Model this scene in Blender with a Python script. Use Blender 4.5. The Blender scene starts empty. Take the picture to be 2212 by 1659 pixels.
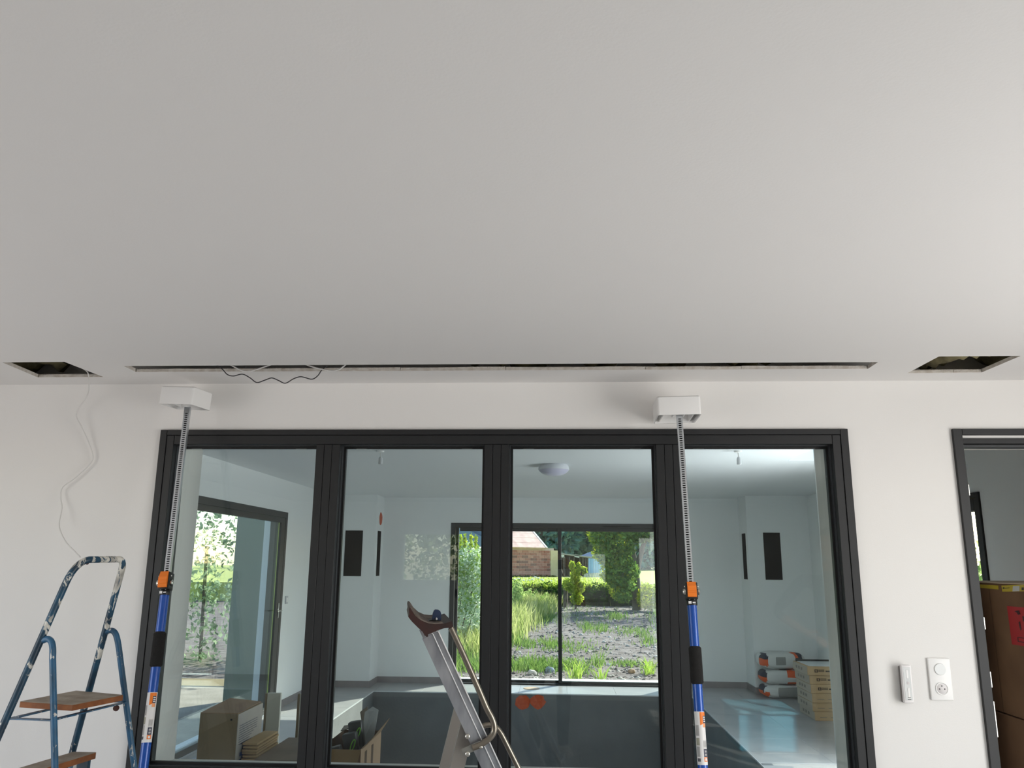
import bpy, bmesh, math, random
import numpy as np
from mathutils import Vector, Matrix, Euler
random.seed(7); np.random.seed(7)
C = bpy.context.scene.collection
PI = math.pi
R = math.radians
sc = bpy.context.scene

# ------------------------------------------------------------------ camera, world, sun, window light, added fill, exposure
F_PX, IW, IH = 1732.0, 2212, 1659
CAM = Vector((0, 0, 1.55))
def rotm(pi, ro, ya):
    cp, sp, cr, sr, cy, sy = math.cos(pi), math.sin(pi), math.cos(ro), math.sin(ro), math.cos(ya), math.sin(ya)
    Rz = Matrix(((cy, -sy, 0), (sy, cy, 0), (0, 0, 1)))
    Rx = Matrix(((1, 0, 0), (0, cp, -sp), (0, sp, cp)))
    Ry = Matrix(((cr, 0, sr), (0, 1, 0), (-sr, 0, cr)))
    return Rz @ Rx @ Ry
M = rotm(R(12.647), R(-0.456), R(3.249))
cam_d = bpy.data.cameras.new('camera'); cam = bpy.data.objects.new('camera', cam_d); C.objects.link(cam)
cam_d.sensor_width = 36.0; cam_d.lens = 36.0 * F_PX / IW; cam_d.clip_start = 0.05; cam_d.clip_end = 600
cam.matrix_world = Matrix.Translation(CAM) @ Matrix(((M[0][0], M[0][2], -M[0][1]), (M[1][0], M[1][2], -M[1][1]), (M[2][0], M[2][2], -M[2][1]))).to_4x4()
sc.camera = cam

def ray(x, y): return M @ Vector(((x - IW / 2) / F_PX, 1, -(y - IH / 2) / F_PX))
def at_y(x, y, Y): d = ray(x, y); return CAM + d * (Y / d.y)
def at_z(x, y, Z): d = ray(x, y); return CAM + d * ((Z - CAM.z) / d.z)
def at_x(x, y, X): d = ray(x, y); return CAM + d * (X / d.x)

sc.view_settings.view_transform = 'Standard'; sc.view_settings.look = 'None'
sc.view_settings.gamma = 1.0; sc.view_settings.use_curve_mapping = False
sc.view_settings.exposure = 0.0
sc.cycles.use_denoising = True
sc.cycles.transparent_max_bounces = 24
sc.cycles.max_bounces = 10
sc.cycles.diffuse_bounces = 5

SUN_AZ, SUN_EL = 35.0, 30.0
world = bpy.data.worlds.new('sky'); sc.world = world; world.use_nodes = True
wn = world.node_tree; wn.nodes.clear()
wo = wn.nodes.new('ShaderNodeOutputWorld'); bg = wn.nodes.new('ShaderNodeBackground'); sky = wn.nodes.new('ShaderNodeTexSky')
sky.sky_type = 'NISHITA'; sky.sun_disc = False; sky.sun_elevation = R(SUN_EL); sky.sun_rotation = R(SUN_AZ)
sky.air_density = 1.0; sky.dust_density = 0.6; sky.ozone_density = 1.0
bg.inputs['Strength'].default_value = 0.42
wn.links.new(sky.outputs[0], bg.inputs[0]); wn.links.new(bg.outputs[0], wo.inputs[0])

sun_d = bpy.data.lights.new('sun', 'SUN'); sun_d.energy = 13.0; sun_d.angle = R(0.6); sun_d.color = (1.0, 0.95, 0.86)
sun = bpy.data.objects.new('sun', sun_d); C.objects.link(sun)
sdir = Vector((math.sin(R(SUN_AZ)) * math.cos(R(SUN_EL)), math.cos(R(SUN_AZ)) * math.cos(R(SUN_EL)), math.sin(R(SUN_EL))))
sun.rotation_euler = sdir.to_track_quat('Z', 'Y').to_euler(); sun.location = (8, 12, 12)

def area_light(name, loc, direction, sx, sy, power, col):
    d = bpy.data.lights.new(name, 'AREA'); d.shape = 'RECTANGLE'; d.size = sx; d.size_y = sy; d.energy = power; d.color = col
    o = bpy.data.objects.new(name, d); C.objects.link(o); o.location = loc
    o.rotation_euler = Vector(direction).to_track_quat('-Z', 'Y').to_euler()
    return o
# daylight arriving through the glazed door in the right wall of the near room
area_light('daylight_right', (2.98, 1.05, 1.1), (-1, 0, 0), 2.2, 2.0, 95, (1.0, 0.985, 0.965))
area_light('fill_left', (-3.36, 1.0, 1.15), (1, 0, 0), 2.4, 2.0, 31, (1.0, 0.94, 0.91))  # added fill lamp without a known source, lifts the left side
# daylight through the glazed opening in the right wall of the pool room
area_light('daylight_pool', (2.72, 6.45, .95), (-1, 0, 0), 1.0, 1.4, 84, (0.92, 0.97, 1.0))

# ------------------------------------------------------------------ materials
def lin(c):
    if isinstance(c, str):
        c = c.lstrip('#'); c = tuple(int(c[i:i + 2], 16) / 255 for i in (0, 2, 4))
    return tuple((v / 12.92 if v <= 0.04045 else ((v + 0.055) / 1.055) ** 2.4) for v in c[:3]) + (1.0,)
MATS = {}
def mat(name, col, rough=0.6, metal=0.0, vary=None, scale=8.0, bump=0.0, bscale=60.0, spec=0.5, detail=4.0, stretch=None):
    """procedural Principled material; vary = second colour mixed in by noise"""
    if name in MATS: return MATS[name]
    m = bpy.data.materials.new(name); m.use_nodes = True; nt = m.node_tree; b = nt.nodes['Principled BSDF']
    b.inputs['Roughness'].default_value = rough; b.inputs['Metallic'].default_value = metal
    b.inputs['Specular IOR Level'].default_value = spec
    b.inputs['Base Color'].default_value = lin(col)
    tc = nt.nodes.new('ShaderNodeTexCoord'); src = tc.outputs['Object']
    if stretch:
        mp = nt.nodes.new('ShaderNodeMapping'); mp.inputs['Scale'].default_value = stretch; nt.links.new(src, mp.inputs[0]); src = mp.outputs[0]
    if vary is not None:
        n = nt.nodes.new('ShaderNodeTexNoise'); n.inputs['Scale'].default_value = scale; n.inputs['Detail'].default_value = detail
        r = nt.nodes.new('ShaderNodeValToRGB'); r.color_ramp.elements[0].position = 0.35; r.color_ramp.elements[1].position = 0.65
        r.color_ramp.elements[0].color = lin(col); r.color_ramp.elements[1].color = lin(vary)
        nt.links.new(src, n.inputs['Vector']); nt.links.new(n.outputs['Fac'], r.inputs[0]); nt.links.new(r.outputs[0], b.inputs['Base Color'])
    if bump:
        n2 = nt.nodes.new('ShaderNodeTexNoise'); n2.inputs['Scale'].default_value = bscale; n2.inputs['Detail'].default_value = 3
        bp = nt.nodes.new('ShaderNodeBump'); bp.inputs['Strength'].default_value = bump; bp.inputs['Distance'].default_value = 0.01
        nt.links.new(src, n2.inputs['Vector']); nt.links.new(n2.outputs['Fac'], bp.inputs['Height']); nt.links.new(bp.outputs[0], b.inputs['Normal'])
    MATS[name] = m; return m

def glass_mat(name, tint, boost):
    m = bpy.data.materials.new(name); m.use_nodes = True; nt = m.node_tree; nt.nodes.clear()
    out = nt.nodes.new('ShaderNodeOutputMaterial'); mix = nt.nodes.new('ShaderNodeMixShader')
    tr = nt.nodes.new('ShaderNodeBsdfTransparent'); tr.inputs[0].default_value = (*tint, 1)
    gl = nt.nodes.new('ShaderNodeBsdfGlossy'); gl.inputs['Roughness'].default_value = 0.0; gl.inputs[0].default_value = (0.96, 1, 0.99, 1)
    lw = nt.nodes.new('ShaderNodeLayerWeight'); lw.inputs[0].default_value = 0.5
    pw = nt.nodes.new('ShaderNodeMath'); pw.operation = 'POWER'; pw.inputs[1].default_value = 5
    ma = nt.nodes.new('ShaderNodeMath'); ma.operation = 'MULTIPLY_ADD'; ma.inputs[1].default_value = 0.9; ma.inputs[2].default_value = 0.034 * boost
    ma.use_clamp = True
    nt.links.new(lw.outputs['Facing'], pw.inputs[0]); nt.links.new(pw.outputs[0], ma.inputs[0]); nt.links.new(ma.outputs[0], mix.inputs[0])
    nt.links.new(tr.outputs[0], mix.inputs[1]); nt.links.new(gl.outputs[0], mix.inputs[2]); nt.links.new(mix.outputs[0], out.inputs[0])
    MATS[name] = m; return m

def leaf_mat(name, col, col2, trans=0.45):
    m = bpy.data.materials.new(name); m.use_nodes = True; nt = m.node_tree; nt.nodes.clear()
    out = nt.nodes.new('ShaderNodeOutputMaterial'); mix = nt.nodes.new('ShaderNodeMixShader'); mix.inputs[0].default_value = trans
    di = nt.nodes.new('ShaderNodeBsdfDiffuse'); tl = nt.nodes.new('ShaderNodeBsdfTranslucent')
    at = nt.nodes.new('ShaderNodeAttribute'); at.attribute_name = 'tone'
    rp = nt.nodes.new('ShaderNodeValToRGB'); rp.color_ramp.elements[0].color = lin(col); rp.color_ramp.elements[1].color = lin(col2)
    nt.links.new(at.outputs['Fac'], rp.inputs[0])
    for s in (di, tl): nt.links.new(rp.outputs[0], s.inputs[0])
    nt.links.new(di.outputs[0], mix.inputs[1]); nt.links.new(tl.outputs[0], mix.inputs[2]); nt.links.new(mix.outputs[0], out.inputs[0])
    MATS[name] = m; return m

paint = mat('wall_paint', '#e7e5e2', 0.85, bump=0.04, bscale=220)
ceilpaint = mat('ceiling_paint', '#e6e4e2', 0.9, bump=0.03, bscale=160)
poolpaint = mat('pool_room_paint', '#e6e9e9', 0.85, bump=0.05, bscale=200)
plaster = mat('plasterboard_core', '#d9d4cc', 0.95, vary='#c4bbb0', scale=40, bump=0.4, bscale=300)
anth = mat('anthracite_aluminium', '#17181a', 0.5, bump=0.05, bscale=900)
anth_in = mat('anthracite_bead', '#34373a', 0.4)
gasket = mat('black_gasket', '#08090a', 0.6)
glass = glass_mat('window_glass', (0.935, 0.965, 0.955), 1.0)
glass_far = glass_mat('door_glass', (0.94, 0.965, 0.95), 1.0)
tilem = mat('deck_tile', '#9a9c9e', 0.28, vary='#a8a8a8', scale=3.5, bump=0.02, bscale=80)
skirtm = mat('skirting_tile', '#80797b', 0.45, vary='#8a8383', scale=9)
groutm = mat('grout', '#a9a7a3', 0.9)
concrete = mat('pool_render', '#6b6e6f', 0.85, vary='#606364', scale=2.2, bump=0.25, bscale=30)
black = mat('black_void', '#020205', 0.9, spec=0.0)
blackp = mat('black_plastic', '#131313', 0.45)
wool = mat('glass_wool', '#8d8460', 1.0, vary='#4a432c', scale=9, bump=1.0, bscale=25)
whitep = mat('white_plastic', '#ecebe9', 0.35)
cablew = mat('white_cable', '#d9d7d4', 0.5)
cableb = mat('grey_cable', '#37373a', 0.5)
steel = mat('zinc_steel', '#c9cdd0', 0.32, 0.85, bump=0.03)
chrome = mat('chrome', '#d8d5cc', 0.18, 1.0)
alum = mat('aluminium', '#a9aaae', 0.36, 0.75, vary='#85878c', scale=22, stretch=(1, 1, .35))
ridgem = mat('ridge_highlight', '#f6f6f6', 0.3, 0.35)  # near-white, so the lit glint along the ridges is in the colour
carton = mat('cardboard', '#a08468', 0.9, vary='#94785c', scale=5, bump=0.1, bscale=120)
cartonp = mat('cardboard_pale', '#c9b89f', 0.9, vary='#bba98f', scale=6)
cartonin = mat('cardboard_grey', '#8b8177', 0.9)
wood = mat('raw_wood', '#b08a5b', 0.75, vary='#9a7348', scale=6, stretch=(1, 1, 8))

# ------------------------------------------------------------------ mesh helpers
ORI = {}
class MB:
    def __init__(s): s.bm = bmesh.new()
    def box(s, lo, hi, rot=None, about=None, bevel=0.0, seg=1):
        lo, hi = Vector(lo), Vector(hi)
        vs = [s.bm.verts.new((x, y, z)) for x in (lo.x, hi.x) for y in (lo.y, hi.y) for z in (lo.z, hi.z)]
        fs = [s.bm.faces.new([vs[i] for i in q]) for q in ((0, 1, 3, 2), (4, 6, 7, 5), (0, 4, 5, 1), (2, 3, 7, 6), (0, 2, 6, 4), (1, 5, 7, 3))]
        if bevel:
            es = list({e for f in fs for e in f.edges})
            r = bmesh.ops.bevel(s.bm, geom=es, offset=bevel, segments=seg, affect='EDGES', profile=0.5)
            vs = list({v for f in r['faces'] for v in f.verts} | {v for v in vs if v.is_valid})
        if rot is not None:
            a = Vector(about) if about is not None else (lo + hi) / 2
            mt = Matrix.Translation(a) @ (rot.to_4x4() if hasattr(rot, 'to_4x4') else rot) @ Matrix.Translation(-a)
            bmesh.ops.transform(s.bm, matrix=mt, verts=vs)
        return vs
    def bar(s, p, q, w, h, up=(0, 0, 1)):
        p, q = Vector(p), Vector(q); d = q - p; L = d.length; z = d.normalized(); x = Vector(up).cross(z)
        if x.length < 1e-5: x = Vector((1, 0, 0))
        x.normalize(); y = z.cross(x)
        vs = [s.bm.verts.new(p + x * (a * w / 2) + y * (b * h / 2) + z * c) for a in (-1, 1) for b in (-1, 1) for c in (0, L)]
        for f in ((0, 1, 3, 2), (4, 6, 7, 5), (0, 4, 5, 1), (2, 3, 7, 6), (0, 2, 6, 4), (1, 5, 7, 3)): s.bm.faces.new([vs[i] for i in f])
        return s
    def tube(s, pts, r, n=10, closed=False):
        pts = [Vector(p) for p in pts]; rings = []; x = None
        rr = r if hasattr(r, '__len__') else [r] * len(pts)
        for i, p in enumerate(pts):
            if closed: t = pts[(i + 1) % len(pts)] - pts[i - 1]
            else: t = (pts[min(i + 1, len(pts) - 1)] - pts[max(i - 1, 0)])
            t.normalize()
            if x is None:
                x = Vector((0, 0, 1)).cross(t)
                if x.length < 1e-3: x = Vector((1, 0, 0)).cross(t)
            x = (x - t * x.dot(t)).normalized(); y = t.cross(x)
            rings.append([s.bm.verts.new(p + (x * math.cos(2 * PI * k / n) + y * math.sin(2 * PI * k / n)) * rr[i]) for k in range(n)])
        m = len(rings)
        for i in range(m if closed else m - 1):
            a, b = rings[i], rings[(i + 1) % m]
            for k in range(n): s.bm.faces.new((a[k], a[(k + 1) % n], b[(k + 1) % n], b[k]))
        if not closed:
            s.bm.faces.new(rings[0][::-1]); s.bm.faces.new(rings[-1])
        return s
    def prism(s, pts, vec):
        """closed outline pts (3D, planar) extruded by vec"""
        vec = Vector(vec); a = [s.bm.verts.new(Vector(p)) for p in pts]; b = [s.bm.verts.new(Vector(p) + vec) for p in pts]; n = len(a)
        s.bm.faces.new(a[::-1]); s.bm.faces.new(b)
        for i in range(n): s.bm.faces.new((a[i], a[(i + 1) % n], b[(i + 1) % n], b[i]))
        return s
    def quad(s, *pts): s.bm.faces.new([s.bm.verts.new(Vector(p)) for p in pts]); return s
    def ball(s, c, r, seg=10):
        rr = r if hasattr(r, '__len__') else (r, r, r)
        bmesh.ops.create_uvsphere(s.bm, u_segments=seg, v_segments=max(4, seg // 2 + 1), radius=1, matrix=Matrix.Translation(Vector(c)) @ Matrix.Diagonal((*rr, 1)))
        return s
    def lathe(s, c, prof, n=24, axis='Z'):
        rings = []
        for r, h in prof:
            ring = []
            for k in range(n):
                a = 2 * PI * k / n; p = Vector((r * math.cos(a), r * math.sin(a), h))
                if axis == 'Y': p = Vector((p.x, p.z, p.y))
                if axis == 'X': p = Vector((p.z, p.x, p.y))
                ring.append(s.bm.verts.new(Vector(c) + p))
            rings.append(ring)
        for a, b in zip(rings, rings[1:]):
            for k in range(n): s.bm.faces.new((a[k], a[(k + 1) % n], b[(k + 1) % n], b[k]))
        s.bm.faces.new(rings[0][::-1]); s.bm.faces.new(rings[-1]); return s
    def build(s, name, m, parent=None, smooth=True, local=False):
        me = bpy.data.meshes.new(name)
        bmesh.ops.recalc_face_normals(s.bm, faces=s.bm.faces); s.bm.to_mesh(me); s.bm.free()
        me.materials.append(m)
        if smooth: me.shade_smooth(); me.set_sharp_from_angle(angle=R(38))
        return link(name, me, parent, local)
def link(name, me, parent=None, local=False):
    o = bpy.data.objects.new(name, me); C.objects.link(o)
    if parent is not None:
        o.parent = parent; org = ORI[parent.name]; ORI[o.name] = org
        if not local and org.length > 0: me.transform(Matrix.Translation(-org))
    else: ORI[o.name] = Vector((0, 0, 0))
    return o
def tag(o, label=None, cat=None, group=None, kind=None):
    if label: o['label'] = label
    if cat: o['category'] = cat
    if group: o['group'] = group
    if kind: o['kind'] = kind
    return o
def empty(name, loc=(0, 0, 0), label=None, cat=None, group=None, kind=None):
    o = bpy.data.objects.new(name, None); C.objects.link(o); o.location = loc; o.empty_display_size = 0.05; ORI[o.name] = Vector(loc)
    return tag(o, label, cat, group, kind)
def children(o): return [c for c in C.objects if c.parent == o]
def copy_tree(o, parent=None):
    kids = children(o); c = o.copy(); C.objects.link(c); ORI[c.name] = ORI[o.name].copy()
    if parent is not None: c.parent = parent
    for ch in kids: copy_tree(ch, c)
    return c
def pymesh(name, verts, faces, m, parent=None, tone=None, smooth=False):
    verts = np.asarray(verts, np.float32); faces = np.asarray(faces, np.int32); k = faces.shape[1]
    me = bpy.data.meshes.new(name); me.vertices.add(len(verts)); me.vertices.foreach_set('co', verts.ravel())
    me.loops.add(faces.size); me.loops.foreach_set('vertex_index', faces.ravel())
    me.polygons.add(len(faces)); me.polygons.foreach_set('loop_start', np.arange(0, faces.size, k, dtype=np.int32))
    me.update(calc_edges=True); me.materials.append(m)
    if tone is not None:
        a = me.attributes.new('tone', 'FLOAT', 'FACE'); a.data.foreach_set('value', np.asarray(tone, np.float32))
    if smooth: me.shade_smooth()
    return link(name, me, parent)
def struct(o, label=None): o['kind'] = 'structure'; return tag(o, label)
def bez(pts, n=10):
    """Catmull-Rom through pts"""
    P = [Vector(p) for p in pts]; P = [P[0] * 2 - P[1]] + P + [P[-1] * 2 - P[-2]]; out = []
    for i in range(1, len(P) - 2):
        for k in range(n):
            t = k / n; a, b, c, d = P[i - 1], P[i], P[i + 1], P[i + 2]
            out.append(0.5 * ((2 * b) + (c - a) * t + (2 * a - 5 * b + 4 * c - d) * t * t + (3 * b - a - 3 * c + d) * t ** 3))
    out.append(P[-2]); return out

# ------------------------------------------------------------------ room shell of the near room
ZC, YW, TW = 2.298, 3.30, 0.36          # ceiling height, wall face, wall thickness
XL, XR, YB = -3.3, 2.9, -3.3
def wall_with_holes(name, xs, zs, y0, y1, holes, m):
    """wall in the XZ plane between y0 and y1, rectangular holes (x0,x1,z0,z1)"""
    b = MB(); X = sorted({xs[0], xs[1], *[h[0] for h in holes], *[h[1] for h in holes]}); Z = sorted({zs[0], zs[1], *[h[2] for h in holes], *[h[3] for h in holes]})
    def inh(x, z): return any(h[0] < x < h[1] and h[2] < z < h[3] for h in holes)
    grid = {}
    def v(i, j, k):
        if (i, j, k) not in grid: grid[i, j, k] = b.bm.verts.new((X[i], (y0, y1)[k], Z[j]))
        return grid[i, j, k]
    nx, nz = len(X) - 1, len(Z) - 1
    sol = [[not inh((X[i] + X[i + 1]) / 2, (Z[j] + Z[j + 1]) / 2) for j in range(nz)] for i in range(nx)]
    for i in range(nx):
        for j in range(nz):
            if not sol[i][j]: continue
            b.bm.faces.new((v(i, j, 0), v(i + 1, j, 0), v(i + 1, j + 1, 0), v(i, j + 1, 0)))
            b.bm.faces.new((v(i, j, 1), v(i, j + 1, 1), v(i + 1, j + 1, 1), v(i + 1, j, 1)))
            for di, dj, e in ((-1, 0, ((i, j), (i, j + 1))), (1, 0, ((i + 1, j), (i + 1, j + 1))), (0, -1, ((i, j), (i + 1, j))), (0, 1, ((i, j + 1), (i + 1, j + 1)))):
                a, c = i + di, j + dj
                if a < 0 or c < 0 or a >= nx or c >= nz or not sol[a][c]:
                    (p, q), (r_, s_) = e
                    b.bm.faces.new((v(p, q, 0), v(r_, s_, 0), v(r_, s_, 1), v(p, q, 1)))
    return struct(b.build(name, m, smooth=False))
WIN = (-1.660, 1.157, 0.715, 2.072)
DOOR = (1.615, 2.50, 0.0, 2.062)
wall_with_holes('wall_front', (XL, 3.45), (-0.02, 2.6), YW, YW + TW, [WIN, DOOR], paint)

# right wall with a glazed door (daylight from the right)
def wall_x(name, x0, x1, ys, zs, holes, m):
    o = wall_with_holes(name, ys, zs, -x1, -x0, holes, m)
    o.data.transform(Matrix(((0, -1, 0, 0), (1, 0, 0, 0), (0, 0, 1, 0), (0, 0, 0, 1)))); return o
wall_x('wall_left', XL - .12, XL, (YB, YW), (0, 2.6), [(-.2, 2.2, .1, 2.15)], paint)  # opening made up for the added left fill lamp
wall_x('wall_right', XR, XR + .2, (YB, YW), (0, 2.6), [(-0.05, 2.15, 0.02, 2.12)], paint)
BWA = (-1.95, -1.15, 1.30, 1.95); BWB = (0.95, 1.55, 0.95, 1.92); 
wall_with_holes('wall_back', (XL, XR + .2), (0, 2.6), YB - .2, YB, [BWA, BWB], paint)
floorm = mat('near_floor_tile', '#a3a19e', 0.4, vary='#999794', scale=3)
b = MB(); b.box((XL, YB, -.1), (XR + .2, YW + .02, 0)); struct(b.build('floor', floorm, smooth=False))

# ceiling: plasterboard with three cut-outs (given in plan)
HOLE_L = [(-2.148, 2.906), (-1.897, 2.903), (-1.888, 3.160), (-2.172, 3.162)]
HOLE_M = [(-1.700, 2.974), (1.203, 2.982), (1.205, 3.088), (-1.704, 3.076)]
HOLE_R = [(1.389, 2.903), (1.676, 2.902), (1.668, 3.158), (1.386, 3.166)]
TB = 0.014
def ceiling_board():
    bm = bmesh.new(); outer = [(XL - .1, YB - .1), (XR + .2, YB - .1), (XR + .2, YW + .02), (XL - .1, YW + .02)]; edges = []
    for loop in (outer, HOLE_L, HOLE_M, HOLE_R):
        vs = [bm.verts.new((x, y, ZC)) for x, y in loop]
        edges += [bm.edges.new((vs[i], vs[(i + 1) % len(vs)])) for i in range(len(vs))]
    bmesh.ops.triangle_fill(bm, edges=edges, use_beauty=True)
    r = bmesh.ops.extrude_face_region(bm, geom=list(bm.faces))
    bmesh.ops.translate(bm, vec=(0, 0, TB), verts=[g for g in r['geom'] if isinstance(g, bmesh.types.BMVert)])
    bmesh.ops.recalc_face_normals(bm, faces=bm.faces)
    me = bpy.data.meshes.new('ceiling'); bm.to_mesh(me); bm.free()
    me.materials.append(ceilpaint); me.materials.append(plaster)
    for p in me.polygons:
        c = p.center
        if abs(p.normal.z) < .5 and XL < c.x < XR and YB < c.y < YW - .02: p.material_index = 1
    o = bpy.data.objects.new('ceiling', me); C.objects.link(o); ORI[o.name] = Vector(); return struct(o)
ceil = ceiling_board()
b = MB(); b.box((XL - .1, YB - .1, 2.56), (XR + .2, YW + TW, 2.60)); struct(b.build('roof_slab', mat('dark_void', '#1a1714', 0.95), smooth=False))
# torn lips of board along the wall-side edge of the long slot
rb = random.Random(3)
def lips(hole_far0, hole_far1, cuts, n0, n1):
    xs = sorted(cuts)
    for a, c in zip(xs, xs[1:]):
        f = lambda x: hole_far0[1] + (hole_far1[1] - hole_far0[1]) * (x - hole_far0[0]) / (hole_far1[0] - hole_far0[0])
        m_ = MB(); h = rb.uniform(.010, .0135); d = rb.uniform(.004, .008)
        pts = [(a + .001, f(a) - d, ZC + .0005)]; k = 7
        top = []
        for i in range(k + 1):
            x = a + .001 + (c - a - .002) * i / k
            top.append((x, f(x) - d + rb.uniform(-.001, .001), ZC + h + rb.uniform(-.0015, .0015)))
        bot = [(c - .001, f(c) - d, ZC + .0005)]
        m_.prism([pts[0]] + top + bot, (0, d, 0)); m_.build('plasterboard_lip', plaster, ceil, smooth=False)
lips(HOLE_M[3], HOLE_M[2], [-1.70, -1.1, -.62, -.2, .35, .72, 1.2], 0, 1)
lips(HOLE_L[3], HOLE_L[2], [-2.165, -1.9], 0, 1)
lips(HOLE_R[3], HOLE_R[2], [1.39, 1.56, 1.665], 0, 1)

def batt(name, lo, hi, seed, label, parent=None):
    rn = np.random.RandomState(seed); nx, ny = max(6, int((hi[0] - lo[0]) / .03)), max(5, int((hi[1] - lo[1]) / .03)); vs = []; fs = []
    gx = np.linspace(lo[0], hi[0], nx); gy = np.linspace(lo[1], hi[1], ny); ph = rn.rand(6) * 6
    for i, x in enumerate(gx):
        for j, y in enumerate(gy):
            d = .03 * math.sin(x * 21 + ph[0] + 2 * math.sin(y * 13 + ph[1])) + .02 * math.sin(x * 47 + y * 38 + ph[2]) + rn.uniform(-.008, .008)
            e = min(i, nx - 1 - i, j, ny - 1 - j)
            vs.append((x, y, lo[2] + d + (0.05 if e == 0 else 0)))
    n = len(vs)
    for v in list(vs): vs.append((v[0], v[1], hi[2]))
    for i in range(nx - 1):
        for j in range(ny - 1):
            a = i * ny + j; q = (a, a + 1, a + ny + 1, a + ny); fs.append(q); fs.append(tuple(n + t for t in q[::-1]))
    ring = [j for j in range(ny)] + [i * ny + ny - 1 for i in range(1, nx)] + [(nx - 1) * ny + j for j in range(ny - 2, -1, -1)] + [i * ny for i in range(nx - 2, 0, -1)]
    for k in range(len(ring)):
        a, c = ring[k], ring[(k + 1) % len(ring)]; fs.append((a, c, n + c, n + a))
    o = pymesh(name, vs, fs, wool, smooth=True); return tag(o, label, 'insulation')
batt('insulation_batt', (-2.6, 2.75, 2.362), (-2.08, 3.3, 2.50), 1, 'olive glass wool in the left half of the left ceiling hole')
batt('insulation_batt', (-.40, 2.7, 2.372), (.95, 3.28, 2.52), 2, 'glass wool strip lying above the long slot in the ceiling')
batt('insulation_batt', (1.25, 2.6, 2.366), (1.95, 3.28, 2.52), 3, 'rumpled glass wool filling the right ceiling hole')

# ------------------------------------------------------------------ interior window: four fixed panes in anthracite aluminium
win = struct(empty('window_1'))
Y0, YG, YE = 3.290, 3.350, 3.40
def fbox(name, x0, x1, z0, z1, y0=Y0, y1=YE, m=anth, bev=.0012, par=None):
    b = MB(); b.box((x0, y0, z0), (x1, y1, z1), bevel=bev); return b.build(name, m, par or win)
FX0, FX1, FZ0, FZ1 = -1.683, 1.180, 0.690, 2.096
fbox('cover_strip', FX0, -1.655, FZ0, FZ1, Y0 - .004, YW)
fbox('cover_strip', 1.150, FX1, FZ0, FZ1, Y0 - .004, YW)
fbox('cover_strip', -1.654, 1.149, 2.073, FZ1, Y0 - .004, YW)
fbox('jamb', -1.654, -1.623, .735, 2.072); fbox('jamb', 1.117, 1.149, .735, 2.072)
fbox('head_rail', -1.622, 1.116, 2.034, 2.072); fbox('sill_rail', -1.655, 1.150, .716, .764)
MUL = [(-1.007, -.906), (-.298, -.196), (.406, .508)]
for x0, x1 in MUL:
    w = (x1 - x0) / 3
    for i in range(3): fbox('mullion', x0 + i * w + (.0004 if i else 0), x0 + (i + 1) * w - (.0004 if i < 2 else 0), .765, 2.033, Y0 + (.0012 if i == 1 else 0))
spans = [(-1.623, -1.007), (-.906, -.298), (-.196, .406), (.508, 1.117)]
for x0, x1 in spans:
    b = MB(); zt, zb = 2.034, .764; g = .009
    for lo, hi in (((x0, .0), (x0 + .004, 0)), ((x1 - .004, 0), (x1, 0))): b.box((lo[0], YG - .03, zb), (hi[0], YE - .003, zt))
    b.box((x0 + .004, YG - .03, zt - .004), (x1 - .004, YE - .003, zt)); b.box((x0 + .004, YG - .03, zb), (x1 - .004, YE - .003, zb + .004))
    b.build('glazing_bead', anth_in, win)
    b = MB()
    b.box((x0 + .004, YG - .008, zb + .004), (x0 + .004 + g, YG - .001, zt - .004)); b.box((x1 - .004 - g, YG - .008, zb + .004), (x1 - .004, YG - .001, zt - .004))
    b.box((x0 + .004 + g, YG - .008, zt - .004 - g), (x1 - .004 - g, YG - .001, zt - .004)); b.box((x0 + .004 + g, YG - .008, zb + .004), (x1 - .004 - g, YG - .001, zb + .004 + g))
    b.build('glazing_gasket', gasket, win, smooth=False)
    b = MB(); b.box((x0 + .005, YG, zb + .005), (x1 - .005, YG + .022, zt - .005)); b.build('pane', glass, win, smooth=False)
    for t in (.13, .87):
        xc = x0 + (x1 - x0) * t; b = MB(); b.box((xc - .022, YG - .010, zt - .0145), (xc + .022, YG - .0082, zt - .012)); b.build('glazing_clip', mat('clip_grey', '#8e9796', .5), win)

# ------------------------------------------------------------------ door frame on the right and the little hall behind it
dr = struct(empty('door_1'))
def dbox(name, lo, hi, m=anth, bev=.0012): b = MB(); b.box(lo, hi, bevel=bev); return b.build(name, m, dr)
dbox('jamb', (1.594, 3.286, 0), (1.630, 3.40, 2.0955)); dbox('jamb', (2.48, 3.286, 0), (2.516, 3.40, 2.0955))
dbox('head_flange', (1.6305, 3.287, 2.070), (2.4795, 3.30, 2.0955))
dbox('head_rail', (1.6305, 3.32, 2.040), (2.4795, 3.40, 2.0695)); dbox('head_stop', (1.6305, 3.345, 2.0285), (2.4795, 3.40, 2.0395), anth_in)
strike = mat('strike_metal', '#dcdcd8', .3, .6)
for (x, y0, y1) in ((2086, 1047, 1071), (2121, 1333, 1359), (2134, 1450, 1484), (2145, 1514, 1591)):
    za, zb2 = at_y(x, y0, 3.31).z, at_y(x, y1, 3.31).z
    dbox('strike_plate', (1.6302, 3.297, zb2), (1.6385, 3.318, za), strike, .0008)
hallp = mat('hall_paint', '#eceded', .9)
def hw(name, lo, hi, m=hallp): b = MB(); b.box(lo, hi); return struct(b.build(name, m, smooth=False))
YH0, YH1, XH = YW + TW, 5.8, 2.64
hw('partition', (1.42, YH0, 0), (1.50, 4.15, 2.6), poolpaint); hw('partition', (1.50, 4.05, 0), (1.96, 4.15, 2.6), poolpaint)
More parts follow.
